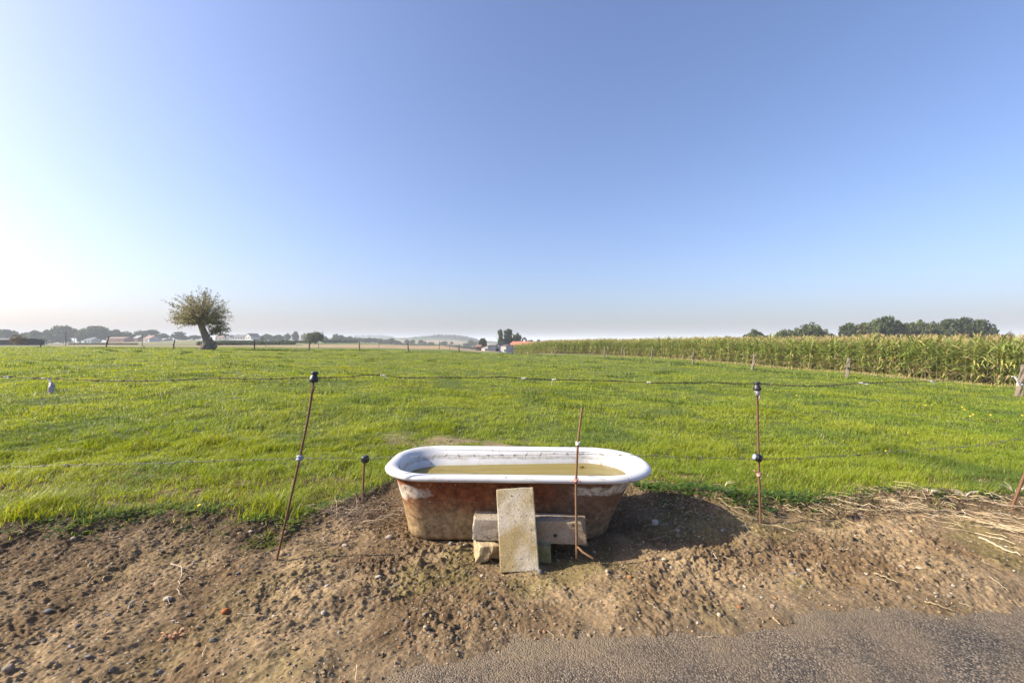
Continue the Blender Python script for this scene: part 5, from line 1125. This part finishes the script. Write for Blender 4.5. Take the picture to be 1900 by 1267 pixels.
def build_straw():
    q = np.random.default_rng(71); m = MB()
    def spray(n, cx, cy, sx, sy, ang, sa, L0, L1, r0, r1, rise=.02, pal=((.46, .36, .22), (.34, .25, .14), (.56, .46, .31))):
        for _ in range(n):
            x = cx + q.normal(0, sx); y = cy + q.normal(0, sy); z = dz(x, y) + q.uniform(.004, .022); a = ang + q.normal(0, sa); L = q.uniform(L0, L1); d = np.array([math.cos(a), math.sin(a), q.normal(0, .08)]) * L; p = np.array([x, y, z])
            col = np.array(pal[q.integers(len(pal))]) * q.uniform(.7, 1.15); m.tube([p - d / 2, p - d * .15 + q.normal(0, .004, 3), p + d * .2 + (0, 0, q.uniform(0, rise)) + q.normal(0, .005, 3), p + d / 2], q.uniform(r0, r1) * .62, 3, 0, col * 1.12, cap=False)
    A = R(-38)
    spray(190, 2.75, 3.12, .40, .12, A, .7, .03, .15, .001, .0026); spray(80, 3.15, 2.93, .35, .12, A, .5, .05, .2, .001, .003); spray(22, 3.25, 2.80, .18, .06, A, .2, .12, .28, .002, .004); spray(70, 3.4, 3.2, .4, .12, A, .9, .04, .18, .0012, .003)
    spray(60, 1.75, 3.05, .35, .12, A, .7, .04, .16, .001, .0024); spray(34, 1.25, 2.95, .25, .16, R(60), 1.2, .04, .16, .001, .0024, .03, ((.34, .29, .22), (.42, .35, .26)))
    spray(150, 0, 2.4, 2.4, .38, 0, 3, .02, .09, .0008, .0018, .01); spray(60, -2.3, 2.6, 1.0, .25, R(20), .8, .02, .08, .0008, .0018, .01)
    stuff('straw', m.mesh('straw', [M['straw']], False), 'bleached straw and old stems strewn over the soil at right', 'straw')
    m = MB()                                               # dead stems round the short rod
    for _ in range(150):
        a = q.uniform(-.6, 3.7); x = -1.03 + q.normal(0, .10); y = 2.96 + q.normal(0, .09); z = dz(x, y); L = q.uniform(.06, .24); d = np.array([math.cos(a) * .9, math.sin(a) * .5 - .25, q.uniform(.1, .7)]); d *= L / np.linalg.norm(d); p = np.array([x, y, z]); col = np.array([.30, .23, .16]) * q.uniform(.6, 1.5)
        m.tube([p, p + d * .55 + (0, 0, .015), p + d + q.normal(0, .012, 3) - (0, 0, .02)], [.002, .0017, .0009], 3, 0, col, cap=False)
    stuff('dead_stems', m.mesh('dead_stems', [M['straw']], False), 'tangle of dead grey brown stems at the foot of the short rod', 'dead stems')
build_straw()
def dry_tuft(label, px, py, n, L, seed):
    q = np.random.default_rng(seed); x, y, z = ground_px(px, py); m = MB()
    for _ in range(n):
        a = q.uniform(0, 6.28); d = np.array([math.cos(a) * .8, math.sin(a) * .5, q.uniform(.4, 1.1)]); d *= L * q.uniform(.5, 1) / np.linalg.norm(d); m.tube([(0, 0, -.01), d * .5 + (0, 0, .01), d + (d[0] * .5, 0, -.01)], [.0026, .002, .0008], 4, 0, np.array([.58, .49, .36]) * q.uniform(.7, 1.15), cap=False)
    tag(link('dry_tuft', m.mesh('dry_tuft', [M['straw']]), None, (x, y, z)), label, 'dry tuft', 'dry tufts along the turf edge')
dry_tuft('bleached dry tuft left of the leaning rod at the right edge', 1884, 917, 14, .13, 3); dry_tuft('bleached tuft on the turf edge above the straw', 1790, 922, 16, .09, 4); dry_tuft('bleached tuft at the left end of the straw', 1725, 918, 16, .09, 5); dry_tuft('grey dry sprig in the grass right of the tub shadow', 1342, 905, 6, .10, 6)

# ---------------------------------------------------------------- weeds along the turf edge
def leaf_disc(m, p, d, L, W, col, up=.3):
    d = np.asarray(d) / np.linalg.norm(d); s_ = np.array([-d[1], d[0], 0]); s_ = s_ / (np.linalg.norm(s_) + 1e-9); z = np.array([0, 0, 1.0]); a = p; P = [a, a + d * L * .35 + s_ * W + z * .1 * W, a + d * L * .75 + s_ * W * .75 + z * .1 * W, a + d * L - z * L * .12, a + d * L * .75 - s_ * W * .75 + z * .1 * W, a + d * L * .35 - s_ * W + z * .1 * W, a + d * L * .55 - z * W * .15]
    m.append((P, col))
def build_weeds():
    q = np.random.default_rng(81); L = []
    def plant(x, y, n, size, cols, h):
        z = max(dz(x, y), gz(x, y) - .02) if y < 4 else gz(x, y); c0 = np.array(cols[q.integers(len(cols))]) * q.uniform(.7, 1.25)
        for k in range(n):
            a = q.uniform(0, 6.28); el = q.uniform(.1, .9); d = np.array([math.cos(a), math.sin(a), el]); p = np.array([x, y, z]) + d * q.uniform(0, h) * (1, 1, .7); leaf_disc(L, p, (d[0], d[1], q.uniform(-.1, .5)), size * q.uniform(.6, 1.3), size * q.uniform(.22, .4), c0 * q.uniform(.75, 1.25))
    cl = [(.050, .105, .022), (.085, .150, .026), (.11, .17, .03)]; yl = [(.20, .22, .03), (.14, .18, .03)]
    for _ in range(430):                                    # clover and dock leaves at the margin
        x = q.uniform(-3.6, 4.2); y = float(turf_edge(np.array([x]))[0]) + q.normal(.0, .09); plant(x, y, q.integers(6, 14), q.uniform(.014, .030), cl, .05)
    for _ in range(150): x = q.uniform(-3.1, -1.9); y = float(turf_edge(np.array([x]))[0]) + q.normal(.0, .09); plant(x, y, 12, q.uniform(.014, .026), cl + yl, .045)
    for _ in range(120): x = q.normal(1.35, .25); y = float(turf_edge(np.array([x]))[0]) + q.normal(.02, .10); plant(x, y, 14, q.uniform(.018, .034), cl, .07)
    for _ in range(120): x = q.normal(2.0, .22); y = float(turf_edge(np.array([x]))[0]) + q.normal(.02, .09); plant(x, y, 14, q.uniform(.016, .028), cl, .07)
    for _ in range(90): x = q.normal(-1.1, .18); y = float(turf_edge(np.array([x]))[0]) + q.uniform(-.04, .25); plant(x, y, 10, q.uniform(.014, .024), cl, .05)
    for _ in range(110): plant(q.uniform(-1.9, 1.2), q.normal(5.1, .4), 8, q.uniform(.014, .030), cl, .04)    # sparse weeds on the worn patch
    V = np.array([p for p, c in L]); n = len(V); idx = np.arange(n)[:, None] * 7; F4 = np.concatenate([idx + np.array([[0, 1, 6, 5]]), idx + np.array([[1, 2, 3, 6]]), idx + np.array([[6, 3, 4, 5]])]); col = np.repeat(np.array([c for p, c in L]), 7, 0)
    stuff('weeds', make_mesh('weeds', V.reshape(-1, 3), [F4], col, True, [M['grass']]), 'low clover and broad-leaved weeds along the turf edge', 'weeds')
    L.clear()
    x0, y0, z0 = ground_px(492, 1003)
    for _ in range(90): plant(x0 + q.normal(0, .055), y0 + q.normal(0, .045), 7, q.uniform(.008, .014), yl, .018)
    V = np.array([p for p, c in L]) - np.array([x0, y0, z0]); n = len(V); idx = np.arange(n)[:, None] * 7; F4 = np.concatenate([idx + np.array([[0, 1, 6, 5]]), idx + np.array([[1, 2, 3, 6]]), idx + np.array([[6, 3, 4, 5]])])
    tag(link('creeping_plant', make_mesh('creeping_plant', V.reshape(-1, 3), [F4], np.repeat(np.array([c for p, c in L]), 7, 0), True, [M['grass']]), None, (x0, y0, z0)), 'small yellow green creeping plant on bare soil by the leaning rod', 'plant')
build_weeds()
M['petal'] = simple('yellow_petals', (.75, .50, .02), .6, .2, 50)
M['stem'] = simple('green_stem', (.12, .18, .05), .6, .2, 50)
def dandelion(px, py, D, label, group=None, r=.017):
    x = (px - 950) / F * D; y = D; z = max(dz(x, y) if D < 3.8 else -9, gz(x, y)); h = max(.03, CZ - (py - 633.5) / F * D - z); root = thing('dandelion', label, 'flower', (x, y, z), group)
    m = MB(); m.tube([(0, 0, 0), (.006, 0, h * .6), (0, 0, h)], .0022, 5); link('stem', m.mesh('stem', [M['stem']]), root)
    m = MB(); m.lathe([(.003, -.004), (r * .7, 0), (r, .004), (r * .8, .008), (.002, .010)], (0, 0, 0), (-.2, -.35, 1), 12); link('flower_head', m.mesh('flower_head', [M['petal']]), root, (0, 0, h))
dandelion(370, 942, 3.0, 'yellow dandelion at the turf edge on the left', None, .013)
for px, py, D in [(1478, 731, 10.6), (1717, 749, 9.3), (1790, 757, 8.9), (1806, 766, 8.4), (1838, 767, 8.4), (1800, 769, 8.2), (1897, 768, 8.4), (1785, 752, 9.2), (1644, 834, 4.9)]: dandelion(px, py + 3, D, 'small yellow flower dotted in the grass on the right', 'yellow flowers in the grass', .017 if D > 6 else .012)

# ---------------------------------------------------------------- haze over the whole valley
hz = MB(); hz.box((0, 0, 8.0), (24400, 24400, 66))
hm, ht, ho = new_mat('valley_haze')
pv = nd(ht, 'ShaderNodeVolumePrincipled', {'Color': (.75, .80, .90), 'Density': .00048, 'Anisotropy': .0}); ht.links.new(pv.outputs[0], ho.inputs['Volume'])
ho_ = link('haze', hz.mesh('haze', [hm])); tag(ho_, 'thin pale summer haze over the fields and far trees', 'haze', None, 'stuff')
